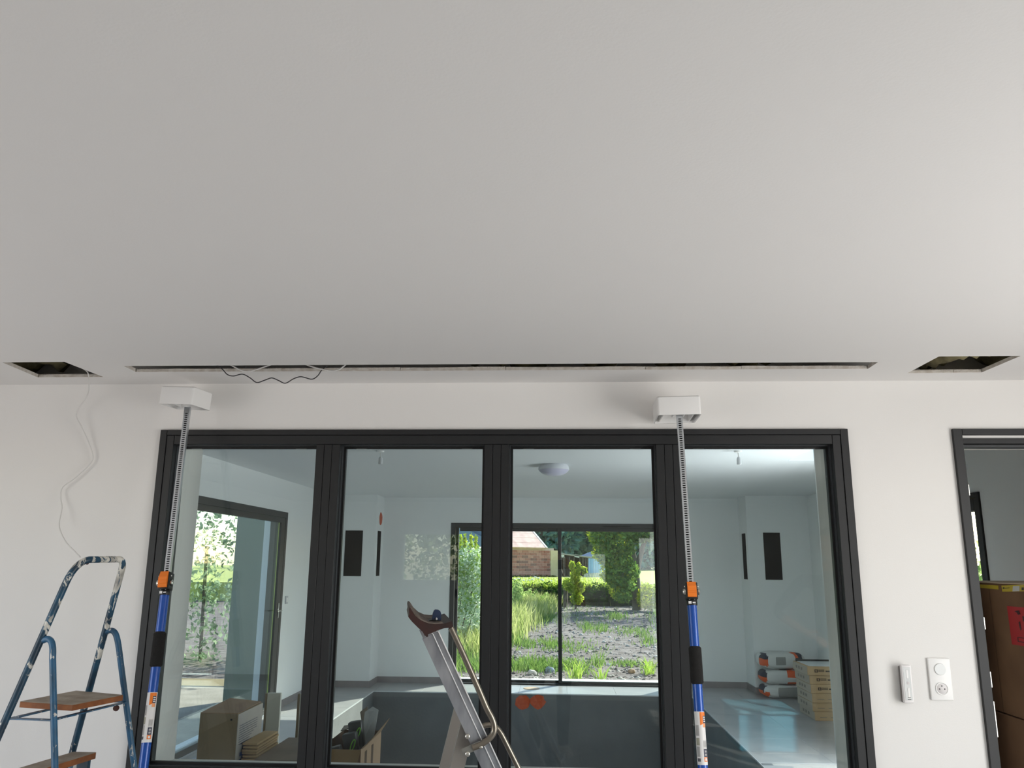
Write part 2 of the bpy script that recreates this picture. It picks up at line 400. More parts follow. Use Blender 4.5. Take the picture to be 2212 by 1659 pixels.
hw('partition', (1.86, 4.15, 0), (1.96, 5.9, 2.6), poolpaint); hw('partition', (1.96, 5.8, 0), (2.66, 5.9, 2.6), poolpaint); wall_x('wall_pool_side', 2.66, 2.76, (5.9, 7.1), (0, 2.6), [(5.95, 6.95, .2, 2.12)], poolpaint); hw('partition', (2.76, 7.0, 0), (3.34, 7.1, 2.6), poolpaint)
hw('ceiling_hall', (1.5, YH0, 2.44), (XH + .2, 5.8, 2.52)); hw('floor_hall', (1.5, YW + .02, -.1), (XH + .2, 5.8, 0), floorm)
p0 = at_x(2116, 1062, XH); HZ1 = p0.z; HY0 = p0.y
wall_x('wall_hall', XH, XH + .16, (YH0, 5.8), (0, 2.6), [(HY0, 5.75, .02, HZ1)], hallp)
wd = struct(empty('window_2'))
for nm, lo, hi in (('frame', (XH - .012, HY0, 0.02), (XH + .1, HY0 + .05, HZ1)), ('frame', (XH - .012, HY0 + .05, HZ1 - .03), (XH + .1, 5.75, HZ1)),
                   ('sash', (XH + .004, HY0 + .055, .05), (XH + .08, HY0 + .10, HZ1 - .035)), ('sash', (XH + .004, HY0 + .10, HZ1 - .11), (XH + .08, 5.75, HZ1 - .035))):
    b = MB(); b.box(lo, hi, bevel=.002); b.build(nm, anth, wd)
b = MB(); b.box((XH + .03, HY0 + .10, .05), (XH + .05, 5.75, HZ1 - .11)); b.build('pane', glass_far, wd, smooth=False)

# ------------------------------------------------------------------ pool room shell
ZP, YF = 2.442, 11.15
PX0, PX1 = -3.02, 3.24
hw('ceiling_pool_room', (PX0 - .2, YH0, ZP), (2.0, 7.05, ZP + .1), mat('pool_ceiling_paint', '#e3e6e8', .8, bump=.02, bscale=120)); hw('ceiling_pool_room', (PX0 - .2, 7.05, ZP), (PX1 + .1, YF + .3, ZP + .1), mat('pool_ceiling_paint', '#e3e6e8', .8, bump=.04, bscale=120))
LDY0, LDY1, LDZ = 5.0, 8.94, 2.092
wall_x('wall_pool_left', PX0 - .25, PX0, (YH0, YF + .3), (0, 2.6), [(LDY0, LDY1, 0.01, LDZ)], poolpaint)
hw('wall_pool_right', (PX1, 7.1, 0), (PX1 + .1, YF + .3, 2.6), poolpaint)
FDX0, FDX1, FDZ = -1.456, 1.72, 2.096
wall_with_holes('wall_pool_back', (PX0, PX1), (-.02, 2.6), YF, YF + .3, [(FDX0, FDX1, 0.0, FDZ)], poolpaint)
# boxed-out corners, each with two black slots
def corner(name, x0, x1, slots):
    e = struct(empty(name)); b = MB(); b.box((x0, 10.69, 0), (x1, YF, ZP)); b.build('casing', poolpaint, e, smooth=False)
    for lo, hi in slots: b = MB(); b.box(lo, hi); b.build('slot', black, e, smooth=False)
    return e
colL = corner('pillar_left', PX0, -2.40, [((-2.805, 10.683, 1.378), (-2.572, 10.6895, 1.967)), ((-2.3995, 10.805, 1.380), (-2.394, 10.99, 1.970))])
colR = corner('pillar_right', 2.455, PX1, [((2.655, 10.683, 1.378), (2.868, 10.6895, 1.970)), ((2.449, 10.80, 1.378), (2.4545, 10.985, 1.964))])
orange = mat('orange_paint', '#c4552a', .7, vary='#b3451d', scale=30)
b = MB(); b.prism([(-2.3995, 10.955 + .085 * math.cos(a) * (1 + .06 * math.sin(5 * a)), 2.137 + .085 * math.sin(a) * (1 + .08 * math.cos(3 * a))) for a in np.linspace(0, 2 * PI, 18, endpoint=False)], (.004, 0, 0)); b.build('paint_mark', orange, colL)

# deck of 60 cm tiles round the pool
PLX0, PLX1, PLY0, PLY1 = -2.285, 1.625, 4.75, 10.44
deck = struct(empty('floor_pool_deck'))
def slab(lo, hi): b = MB(); b.box(lo, hi); b.build('screed', groutm, deck, smooth=False)
slab((PX0, YH0, -.12), (PLX0 - .1, YF, -.009)); slab((PLX1 + .1, YH0, -.12), (2.0, 7.0, -.009)); slab((PLX1 + .1, 7.0, -.12), (PX1, YF, -.009)); slab((PLX0 - .1, YH0, -.12), (PLX1 + .1, PLY0 - .1, -.009)); slab((PLX0 - .1, PLY1 + .1, -.12), (PLX1 + .1, YF, -.009))
def tiles(x0, x1, y0, y1, px, py, t=.6, g=.002):
    cache = {}
    i0 = math.floor((x0 - px) / t); i1 = math.ceil((x1 - px) / t); j0 = math.floor((y0 - py) / t); j1 = math.ceil((y1 - py) / t)
    for i in range(i0, i1):
        for j in range(j0, j1):
            a, c = max(x0, px + i * t) + g / 2, min(x1, px + (i + 1) * t) - g / 2; d, e = max(y0, py + j * t) + g / 2, min(y1, py + (j + 1) * t) - g / 2
            if c - a < .02 or e - d < .02: continue
            key = (round(c - a, 3), round(e - d, 3))
            if key not in cache:
                b = MB(); b.box((0, 0, -.009), (c - a, e - d, 0), bevel=.0008); o = b.build('tile', tilem, deck, smooth=False); cache[key] = o.data
            else: o = link('tile', cache[key], deck, local=True)
            o.location = (a, d, 0)
tiles(PX0, PLX0, YH0, YF, PLX0, PLY1); tiles(PLX1, 1.86, 4.15, 7.0, PLX1, PLY1); tiles(PLX1, PX1, 7.1, YF, PLX1, PLY1); tiles(PLX0, PLX1, PLY1, YF, PLX0, PLY1); tiles(PLX0, PLX1, YH0, PLY0, PLX0, PLY0)
basin = struct(empty('pool_basin'))
for lo, hi in (((PLX0 - .1, PLY0 - .1, -1.6), (PLX1 + .1, PLY1 + .1, -1.5)), ((PLX0 - .1, PLY0, -1.5), (PLX0, PLY1, -.0095)), ((PLX1, PLY0, -1.5), (PLX1 + .1, PLY1, -.0095)),
               ((PLX0 - .1, PLY1, -1.5), (PLX1 + .1, PLY1 + .1, -.0095)), ((PLX0 - .1, PLY0 - .1, -1.5), (PLX1 + .1, PLY0, -.0095))):
    b = MB(); b.box(lo, hi); b.build('rendered_wall', concrete, basin, smooth=False)
edge = mat('edge_trim', '#cdd2d4', .4, .3)
for lo, hi in (((PLX0, PLY0, -.012), (PLX0 + .006, PLY1 - .007, .001)), ((PLX1 - .006, PLY0, -.012), (PLX1, PLY1 - .007, .001)), ((PLX0, PLY1 - .006, -.012), (PLX1, PLY1, .001))):
    b = MB(); b.box(lo, hi); b.build('edge_trim', edge, basin, smooth=False)
def blob(cx, cz, rx, rz, seed):
    rn = random.Random(seed); return [(cx + rx * (1 + rn.uniform(-.12, .1)) * math.cos(a), PLY1 - .0005, cz + rz * (1 + rn.uniform(-.12, .1)) * math.sin(a)) for a in np.linspace(0, 2 * PI, 16, endpoint=False)]
for bx in (blob(-.43, -.105, .095, .088, 1), blob(-.245, -.095, .095, .085, 2)): b = MB(); b.prism(bx, (0, -.004, 0)); b.build('paint_mark', orange, basin)

# skirting tiles
def skirting(name, p, q, nrm, t=.595):
    e = struct(empty(name)); p, q, n = Vector(p), Vector(q), Vector(nrm); L = (q - p).length; d = (q - p).normalized(); s = 0.0
    while s < L - .01:
        l = min(t, L - s); b = MB(); b.prism([p + d * (s + .0015), p + d * (s + l - .0015), p + d * (s + l - .0015) + n * .009, p + d * (s + .0015) + n * .009], (0, 0, .078)); b.build('skirting_tile', skirtm, e, smooth=False); s += l
    b = MB(); b.prism([p, q, q + n * .006, p + n * .006], (0, 0, .0765)); b.build('skirting_grout', groutm, e, smooth=False); return e
skirting('baseboard_back_left', (FDX0 - .02, YF, 0), (-2.40, YF, 0), (0, -1, 0)); skirting('baseboard_back_right', (2.455, YF, 0), (FDX1 + .02, YF, 0), (0, -1, 0))
skirting('baseboard_pillar_left_side', (-2.40, YF - .01, 0), (-2.40, 10.682, 0), (1, 0, 0)); skirting('baseboard_pillar_left_front', (-2.391, 10.69, 0), (PX0 + .01, 10.69, 0), (0, -1, 0))
skirting('baseboard_pillar_right_side', (2.455, 10.682, 0), (2.455, YF - .01, 0), (-1, 0, 0)); skirting('baseboard_pillar_right_front', (2.446, 10.69, 0), (PX1, 10.69, 0), (0, -1, 0))
skirting('baseboard_left', (PX0, 10.68, 0), (PX0, LDY1 + .02, 0), (1, 0, 0)); skirting('baseboard_right', (PX1, 7.1, 0), (PX1, 10.68, 0), (-1, 0, 0))

# far sliding door
fd = struct(empty('door_2'))
def fdb(name, lo, hi, m=anth, bev=.002): b = MB(); b.box(lo, hi, bevel=bev); return b.build(name, m, fd)
yf0, yf1 = YF - .012, YF + .14
fdb('jamb', (FDX0, yf0, 0), (FDX0 + .060, yf1, FDZ)); fdb('jamb', (FDX1 - .06, yf0, 0), (FDX1, yf1, FDZ)); fdb('head_rail', (FDX0 + .06, yf0, 2.035), (FDX1 - .06, yf1, FDZ)); fdb('threshold', (FDX0 + .06, yf0, 0), (FDX1 - .06, yf1, .018), anth)
MX = .037
for k, (x0, x1, y) in enumerate(((FDX0 + .062, MX + .022, YF + .075), (MX - .028, FDX1 - .062, YF + .015))):
    fdb('sash_stile', (x0, y, .02), (x0 + (.036 if k == 0 else .048), y + .05, 2.033)); fdb('sash_stile', (x1 - .044, y, .02), (x1, y + .05, 2.033))
    fdb('sash_rail', (x0 + .05, y, 1.990), (x1 - .045, y + .05, 2.033)); fdb('sash_rail', (x0 + .05, y, .02), (x1 - .045, y + .05, .048))
    b = MB(); b.box((x0 + .03, y + .014, .03), (x1 - .03, y + .036, 2.0)); b.build('pane', glass_far, fd, smooth=False)
fdb('vent', (.62, yf0 - .006, 2.050), (1.0, yf0, 2.062), black, .0)
b = MB(); b.box((FDX0 - .05, YF + .15, -.03), (FDX1 + .05, YF + .36, .034)); struct(b.build('sill_outside', mat('sill_concrete', '#d5d7d6', .7), smooth=False))

# left sliding door
ld = struct(empty('door_3'))
def ldb(name, lo, hi, m=anth, bev=.002): b = MB(); b.box(lo, hi, bevel=bev); return b.build(name, m, ld)
xl0, xl1 = PX0 - .16, PX0 + .012
ldb('jamb', (xl0, LDY1 - .062, 0), (xl1, LDY1, LDZ)); ldb('jamb', (xl0, LDY0, 0), (xl1, LDY0 + .06, LDZ)); ldb('head_rail', (xl0, LDY0 + .06, LDZ - .065), (xl1, LDY1 - .062, LDZ)); ldb('threshold', (xl0, LDY0 + .06, 0), (xl1, LDY1 - .062, .02), mat('threshold_metal', '#7c828a', .35, .5))
for y0, y1, x in ((LDY0 + .062, 6.1, PX0 - .1), (6.05, LDY1 - .064, PX0 - .035)):
    ldb('sash_stile', (x, y0, .022), (x + .045, y0 + .06, LDZ - .067)); ldb('sash_stile', (x, y1 - .13, .022), (x + .045, y1, LDZ - .067))
    ldb('sash_rail', (x, y0 + .06, LDZ - .12), (x + .045, y1 - .13, LDZ - .067)); ldb('sash_rail', (x, y0 + .06, .022), (x + .045, y1 - .13, .07))
    b = MB(); b.box((x + .012, y0 + .05, .06), (x + .034, y1 - .12, LDZ - .11)); b.build('pane', glass_far, ld, smooth=False)
ldb('weather_strip', (PX0 - .02, LDY1 - .2, .03), (PX0 - .012, LDY1 - .194, LDZ - .08), mat('lime_strip', '#9db04a', .6), 0)
# ------------------------------------------------------------------ near room: two telescopic props leaning on the wall
def proj(P):
    v = M.transposed() @ (Vector(P) - CAM); return IW / 2 + F_PX * v.x / v.y, IH / 2 - F_PX * v.z / v.y
propblue = mat('prop_blue', '#0048a2', .25, .1, spec=.7)
foam = mat('black_foam', '#191817', .95, bump=.5, bscale=500)
orangep = mat('orange_plastic', '#f07c12', .32, spec=.7)
labelw = mat('label_white', '#e6e4e2', .5); labelo = mat('label_orange', '#ee7d22', .5); labeln = mat('label_navy', '#1d2140', .5); labelg = mat('label_grey', '#a9a7a5', .5); labelf = mat('label_pale_grey', '#cfcdca', .5)
def arc_patch(name, par, r, a0, a1, h0, h1, m, n=8, h1b=None):
    """printed patch following the tube; axis is local Z; h1b lets the lower edge slant"""
    b = MB(); prev = None
    for i in range(n + 1):
        t = i / n; a = a0 + (a1 - a0) * t; x, y = r * math.sin(a), -r * math.cos(a); lo = h0 + ((h1b if h1b is not None else h0) - h0) * t
        cur = (b.bm.verts.new((x, y, lo)), b.bm.verts.new((x, y, h1)))
        if prev: b.bm.faces.new((prev[0], cur[0], cur[1], prev[1]))
        prev = cur
    return b.build(name, m, par, local=True)
def make_prop(foot, top, ys, spin, label, block):
    foot, top = Vector(foot), Vector(top); ax = top - foot; L = ax.length; u = ax / L
    root = empty('telescopic_prop', foot, label, 'support prop', 'props leaning on the wall')
    z = u; x = Vector((0, 1, 0)).cross(z) ; x = Vector((1, 0, 0)) - z * z.x; x.normalize(); y = z.cross(x)
    rot = Matrix((x, y, z)).transposed(); root.rotation_mode = 'QUATERNION'; root.rotation_quaternion = rot.to_quaternion() @ Euler((0, 0, spin)).to_quaternion()
    def hz(py):
        a, c = 0.0, 1.0
        for _ in range(40):
            m_ = (a + c) / 2
            if proj(foot + ax * m_)[1] > py: a = m_
            else: c = m_
        return a * L
    hcl0, hcl1, hco, hg1, hg0, hl1, hl0 = [hz(v) for v in ys]    # clamp top, clamp bottom, collar bottom, grip top, grip bottom, label top, label bottom
    r = .0165
    b = MB(); b.lathe((0, 0, 0), [(r, .03), (r, hco)], 20); b.build('tube', propblue, root, local=True)
    b = MB(); b.lathe((0, 0, 0), [(.035, .0), (.038, .006), (.034, .016), (.018, .034), (r + .001, .04)], 20); b.build('foot', blackp, root, local=True)
    b = MB(); b.lathe((0, 0, 0), [(r + .0002, hg0), (r + .0055, hg0 + .006), (r + .0055, hg1 - .006), (r + .0002, hg1)], 20); b.build('grip', foam, root, local=True)
    b = MB(); b.lathe((0, 0, 0), [(r + .0004, hl0), (r + .0004, hl1)], 24); lb = b.build('label', labelw, root, local=True)
    e = r + .0008; H = hl1 - hl0
    arc_patch('label_print', lb, e, -.05, 1.35, hl0 + .74 * H, hl1 - .01 * H, labelo, h1b=hl0 + .80 * H, n=8)
    arc_patch('label_print', lb, e + .0003, .55, 1.25, hl0 + .78 * H, hl0 + .92 * H, labeln)
    for q in range(3): arc_patch('letter', lb, e + .0006, .65, 1.15, hl0 + (.80 + .04 * q) * H, hl0 + (.825 + .04 * q) * H, labelw, 3)
    arc_patch('label_print', lb, e, .5, 1.2, hl0 + .70 * H, hl0 + .775 * H, mat('label_peach', '#f0a26c', .5))
    arc_patch('label_print', lb, e, .3, 1.2, hl0 + .30 * H, hl0 + .46 * H, labelf)
    for q in range(4): arc_patch('letter', lb, e + .0003, .4 + .18 * q, .5 + .18 * q, hl0 + .33 * H, hl0 + .44 * H, labelg, 2)
    arc_patch('label_print', lb, e, .3, 1.15, hl0 + .15 * H, hl0 + .295 * H, labeln)
    for q in range(2): arc_patch('letter', lb, e + .0003, .5, .95, hl0 + (.17 + .06 * q) * H, hl0 + (.21 + .06 * q) * H, labelg, 3)
    arc_patch('label_print', lb, e, .3, 1.15, hl0 + .06 * H, hl0 + .145 * H, labelo); arc_patch('letter', lb, e + .0003, .5, .95, hl0 + .08 * H, hl0 + .125 * H, labelw, 3)
    arc_patch('label_print', lb, e, -1.1, -.4, hl0 + .06 * H, hl0 + .12 * H, mat('label_dark_grey', '#55525a', .5)); arc_patch('label_print', lb, e, -1.2, -.45, hl0 + .15 * H, hl0 + .34 * H, labelg); arc_patch('label_print', lb, e, -1.2, -.4, hl0 + .36 * H, hl0 + .50 * H, mat('label_olive', '#a5a391', .5)); arc_patch('label_print', lb, e, -1.1, -.4, hl0 + .54 * H, hl0 + .74 * H, labelg)
    # notched rod: front face with slots, dark channel behind
    w, d = .0225, .016; b = MB(); pit = .0088
    b.box((-w / 2, -d / 2, hcl1), (-w / 2 + .0058, d / 2, L)); b.box((w / 2 - .0058, -d / 2, hcl1), (w / 2, d / 2, L))
    n = int((L - .02 - hcl1) / pit)
    for k in range(n): b.box((-w / 2 + .0058, -d / 2, hcl1 + k * pit), (w / 2 - .0058, -d / 2 + .0016, hcl1 + k * pit + .0045))
    b.box((-w / 2 + .0058, -d / 2, hcl1 + n * pit), (w / 2 - .0058, -d / 2 + .0016, L))
    rod = b.build('notched_rod', steel, root, smooth=False, local=True)
    b = MB(); b.box((-w / 2 + .006, d / 2 - .002, hcl1), (w / 2 - .006, d / 2 - .0005, L - .001)); b.build('rod_channel', blackp, rod, smooth=False, local=True)
    # clamp
    hc = hcl0 - hcl1; b = MB(); b.box((-.021, -.028, hcl1 - .004), (.021, .018, hcl0), bevel=.003, seg=2); cl = b.build('clamp_body', blackp, root, local=True)
    b = MB(); P = [(-.0155, -.024, hcl1 + .012), (-.0155, -.036, hcl1 + .006)]
    prof = [(-.026, hcl0 + .002), (-.034, hcl0 - .012), (-.0405, hcl0 - .03), (-.041, hcl1 + .04)]
    for k in range(5): prof += [(-.041 + .0012 * (k % 2), hcl1 + .04 - k * .006), (-.0395 - .0012 * (k % 2), hcl1 + .0395 - k * .006)]
    prof += [(-.037, hcl1 + .002), (-.026, hcl1 + .002)]
    b.prism([(-.0155, yy, zz) for yy, zz in prof], (.031, 0, 0)); b.build('trigger', orangep, root, local=True)
    for sx in (-1, 1):
        b = MB(); b.lathe((sx * .024, -.012, hcl1 + .022), [(.008, -.006), (.011, -.002), (.011, .003), (.006, .006)], 12, 'X'); b.build('clamp_bolt', chrome, cl, local=True)
        b = MB(); b.ball((sx * .022, -.016, hcl0 - .014), .004, 8); b.build('clamp_rivet', chrome, cl, local=True)
    b = MB(); b.lathe((0, 0, 0), [(.0185, hco), (.0195, hco + .004), (.0195, hcl1 - .006), (.018, hcl1 - .004)], 18); co = b.build('collar', blackp, root, local=True)
    b = MB(); b.bar((-.009, -.0205, hco + .022), (-.009, -.0205, hcl1 - .006), .003, .002, (0, 1, 0)); b.bar((.009, -.0205, hco + .022), (.009, -.0205, hcl1 - .006), .003, .002, (0, 1, 0)); b.bar((-.0105, -.0205, hco + .021), (.0105, -.0205, hco + .021), .003, .002); b.build('collar_clip', chrome, co, local=True)
    b = MB(); b.box((-.013, -.0205, hco + .004), (-.003, -.019, hco + .013)); b.box((.001, -.0205, hco + .006), (.011, -.019, hco + .010)); b.build('collar_print', whitep, co, local=True)
    # head block: hollow white plastic plate carried by the rod
    cx, cy, cz, dx, dy, dz, rz, ry, rx = block
    inv = (Matrix.Translation(foot) @ root.rotation_quaternion.to_matrix().to_4x4()).inverted() @ Matrix.Translation((cx, cy, cz)) @ Euler((rx, ry, rz)).to_matrix().to_4x4()
    t = .005
    def put(mb): bmesh.ops.transform(mb.bm, matrix=inv, verts=mb.bm.verts)
    b = MB(); k = .010; pts = []
    for sx, sy, a0 in ((1, -1, -PI / 2), (1, 1, 0), (-1, 1, PI / 2), (-1, -1, PI)):
        for q in range(5): a = a0 + q * PI / 8; pts.append((sx * (dx / 2 - k) + k * math.cos(a), sy * (dy / 2 - k) + k * math.sin(a)))
    outer = [(p, q) for p, q in pts]; inner = [(p * (1 - 2 * t / dx), q * (1 - 2 * t / dy)) for p, q in pts]
    bev = .004
    rings = [[b.bm.verts.new((p, q, -dz / 2)) for p, q in inner], [b.bm.verts.new((p, q, -dz / 2)) for p, q in outer], [b.bm.verts.new((p, q, dz / 2 - bev)) for p, q in outer],
             [b.bm.verts.new((p * (1 - 2 * bev / dx), q * (1 - 2 * bev / dy), dz / 2)) for p, q in outer]]
    rings_in = [b.bm.verts.new((p, q, dz / 2 - t)) for p, q in inner]
    nn = len(pts)
    for A, B in zip(rings, rings[1:]):
        for q in range(nn): b.bm.faces.new((A[q], A[(q + 1) % nn], B[(q + 1) % nn], B[q]))
    b.bm.faces.new(rings[-1])
    for q in range(nn): b.bm.faces.new((rings[0][q], rings_in[q], rings_in[(q + 1) % nn], rings[0][(q + 1) % nn]))
    b.bm.faces.new(rings_in)
    put(b); hd = b.build('head_block', whitep, root, local=True)
    b = MB(); fy = -dy / 2 + t
    for s in (-1, 1): b.box((s * .022 - .0025, fy, -dz / 2 + .003), (s * .022 + .0025, fy + .07, dz / 2 - t)); b.box((s * .06 - .002, fy, -dz / 2 + .006), (s * .06 + .002, dy / 2 - t, dz / 2 - t))
    b.box((-.022, fy + .066, -dz / 2 + .003), (.022, fy + .07, dz / 2 - t)); put(b); b.build('rib', whitep, hd, local=True)
    return root
make_prop((-1.371, 2.75, 0), (-1.523, 3.18, 2.172), (1238, 1273, 1286, 1365, 1441, 1496, 1604), R(4), 'blue telescopic prop beside the paint-spotted ladder, its white head block turned sideways', (-1.528, 3.165, 2.207, .155, .135, .074, R(-9), R(3.5), R(0)))
make_prop((.480, 2.75, 0), (.476, 3.10, 2.125), (1260, 1293, 1308, 1396, 1478, 1537, 1652), R(-3), 'blue telescopic prop in front of the right mullion, its white head block facing straight out', (.477, 3.178, 2.155, .168, .20, .074, R(-2), R(-1), R(0)))

# ------------------------------------------------------------------ blue stepladder spattered with paint
def spatter(name, base, base2, spots, amount, scale):
    m = bpy.data.materials.new(name); m.use_nodes = True; nt = m.node_tree; bs = nt.nodes['Principled BSDF']; bs.inputs['Roughness'].default_value = .42
    tc = nt.nodes.new('ShaderNodeTexCoord')
    mp = nt.nodes.new('ShaderNodeMapping'); mp.inputs['Scale'].default_value = (1, 1, .55); nt.links.new(tc.outputs['Object'], mp.inputs[0])
    n0 = nt.nodes.new('ShaderNodeTexNoise'); n0.inputs['Scale'].default_value = 22
    r0 = nt.nodes.new('ShaderNodeValToRGB'); r0.color_ramp.elements[0].position = .38; r0.color_ramp.elements[1].position = .62; r0.color_ramp.elements[0].color = lin(base); r0.color_ramp.elements[1].color = lin(base2)
    n1 = nt.nodes.new('ShaderNodeTexNoise'); n1.inputs['Scale'].default_value = scale; n1.inputs['Detail'].default_value = 5; n1.inputs['Roughness'].default_value = .6; n1.inputs['Distortion'].default_value = 1.2
    sx = nt.nodes.new('ShaderNodeSeparateXYZ'); nt.links.new(tc.outputs['Object'], sx.inputs[0])
    # more paint near the top of the ladder, where it has been gripped
    mr = nt.nodes.new('ShaderNodeMapRange'); mr.inputs['From Min'].default_value = 1.15; mr.inputs['From Max'].default_value = 1.56; mr.inputs['To Min'].default_value = 0; mr.inputs['To Max'].default_value = amount; nt.links.new(sx.outputs['Z'], mr.inputs['Value'])
    ad = nt.nodes.new('ShaderNodeMath'); ad.operation = 'ADD'; nt.links.new(n1.outputs['Fac'], ad.inputs[0]); nt.links.new(mr.outputs[0], ad.inputs[1])
    r1 = nt.nodes.new('ShaderNodeValToRGB'); r1.color_ramp.elements[0].position = .615; r1.color_ramp.elements[1].position = .635
    nt.links.new(ad.outputs[0], r1.inputs[0])
    n2 = nt.nodes.new('ShaderNodeTexNoise'); n2.inputs['Scale'].default_value = 35
    r2 = nt.nodes.new('ShaderNodeValToRGB'); r2.color_ramp.elements[0].position = .4; r2.color_ramp.elements[1].position = .7; r2.color_ramp.elements[0].color = lin(spots); r2.color_ramp.elements[1].color = lin('#8d8a84')
    mx = nt.nodes.new('ShaderNodeMix'); mx.data_type = 'RGBA'
    for n in (n0, n1, n2): nt.links.new(mp.outputs[0], n.inputs['Vector'])
    nt.links.new(n0.outputs['Fac'], r0.inputs[0]); nt.links.new(n2.outputs['Fac'], r2.inputs[0])
    nt.links.new(r1.outputs[0], mx.inputs[0]); nt.links.new(r0.outputs[0], mx.inputs[6]); nt.links.new(r2.outputs[0], mx.inputs[7]); nt.links.new(mx.outputs[2], bs.inputs['Base Color'])
    MATS[name] = m; return m
lblue = spatter('ladder_blue', '#1d4c66', '#162f40', '#d9d6cc', .13, 26)
lblue2 = spatter('ladder_blue_leg', '#2c5f82', '#284a63', '#d4d2cb', .012, 30)
treadtop = mat('worn_tread', '#8a7c6c', .85, vary='#a39787', scale=14, bump=.2)
treadedge = mat('tread_edge', '#8f5529', .7, vary='#7a451f', scale=25)
L0 = Vector((-1.80, 2.85, 0))
lad = empty('step_ladder', L0, 'old blue tubular stepladder spattered with white paint against the left wall', 'ladder')
ZT = 1.560
def railN(z): d = ZT - z; return Vector((-1.676 - .246 * d, 2.78 - .145 * d, z))
def railF(z): d = ZT - z; return Vector((-1.612 - .246 * d, 2.98 + .145 * d, z))
rr = .0118
topz = 1.553
path = [railN(z) for z in np.linspace(0.0, 1.47, 12)]
cA, cB = railN(1.47), railF(1.50)
nA, nB = Vector((-1.652, 2.815, topz)), Vector((-1.632, 2.955, topz + .002))
arcA = [railN(1.47).lerp(railN(1.545), t) * (1 - t) + (railN(1.545).lerp(nA, t)) * t for t in np.linspace(.15, 1, 7)]
arcB = [nB.lerp(railF(1.562), t) * (1 - t) + railF(1.562).lerp(railF(1.515), t) * t for t in np.linspace(0, 1, 7)]
path = path + arcA + arcB + [railF(z) for z in np.linspace(1.49, 0.0, 12)]
b = MB(); b.tube(path, rr, 12); b.build('front_frame', lblue, lad)
legN = [Vector((-1.736, 2.742, 1.285)), Vector((-1.718, 2.738, 1.291)), Vector((-1.703, 2.736, 1.283)), Vector((-1.693, 2.733, 1.262)), Vector((-1.687, 2.730, 1.23)), Vector((-1.603, 2.68, .904))]
legN.append(legN[-1] + (legN[-1] - legN[-2]) * (.904 / (1.23 - .904)))
legF = [Vector((-1.673, 3.018, 1.291)), Vector((-1.655, 3.021, 1.297)), Vector((-1.641, 3.023, 1.288)), Vector((-1.631, 3.025, 1.266)), Vector((-1.623, 3.028, 1.235)), Vector((-1.538, 3.07, .816))]
legF.append(legF[-1] + (legF[-1] - legF[-2]) * (.816 / (1.235 - .816)))
for lg in (legN, legF):
    lg[-1].z = 0.004; b = MB(); b.tube(lg[:1] + bez(lg[:5], 4)[1:] + lg[5:], .0105, 10); b.build('rear_leg', lblue2, lad)
for p in (railN(0), railF(0), legN[-1], legF[-1]):
    b = MB(); b.lathe((p.x, p.y, 0), [(.016, 0), (.018, .004), (.0165, .035), (.013, .045)], 12); b.build('rubber_foot', blackp, lad)
def tread(name, pts, th, par):
    z = Vector((0, 0, -th)); b = MB(); b.prism(pts, z); o = b.build(name, treadedge, par, smooth=False)
    b = MB(); b.prism([p + Vector((0, 0, .0006)) for p in pts], (0, 0, .0012)); b.build('worn_top', treadtop, o, smooth=False); return o
zpl = 1.077
PL = [Vector((-1.835, 2.815, zpl)), Vector((-1.622, 2.770, zpl)), Vector((-1.565, 2.985, zpl)), Vector((-1.785, 3.060, zpl))]
tread('platform', PL, .018, lad)
for za in (.865, .62, .375, .13):
    n0, f0 = railN(za), railF(za); o_ = Vector((.012, 0, 0)); dx_ = Vector((.085, 0, 0)); i_ = Vector((0, .014, 0))
    tread('tread', [n0 + o_ + i_, n0 + o_ + dx_ + i_, f0 + o_ + dx_ - i_, f0 + o_ - i_], .02, lad)
    for q in (n0 + i_, f0 - i_): b = MB(); b.box(q + Vector((.004, -.010, -.058)), q + Vector((.075, .010, -.0205))); b.build('tread_bracket', lblue, lad, smooth=False)
def support(p, q): b = MB(); b.bar(p, q, .020, .004, (0, 0, 1)); b.build('platform_bar', lblue2, lad, smooth=False)
def on(path, z):
    for a, c in zip(path, path[1:]):
        if (a.z - z) * (c.z - z) <= 0 and a.z != c.z: return a.lerp(c, (a.z - z) / (a.z - c.z))
support(railN(1.04), railF(1.044)); support(on(legN, 1.044), on(legF, 1.044)); support(railN(1.042) + Vector((0, .01, 0)), on(legN, 1.042)); support(railF(1.044) - Vector((0, .01, 0)), on(legF, 1.046))
b = MB(); b.ball(at_y(188.5, 1215.5, 2.835), (.0062, .0062, .0072), 10); b.build('hook_screw', mat('rust', '#4b2a22', .7), lad)
b = MB(); b.lathe(tuple(on(legN, 1.044).lerp(on(legF, 1.044), .84) + Vector((.004, 0, -.012))), [(.009, -.006), (.011, 0), (.009, .006)], 12, 'Y'); b.build('pivot_ring', mat('rust', '#4b2a22', .7), lad)

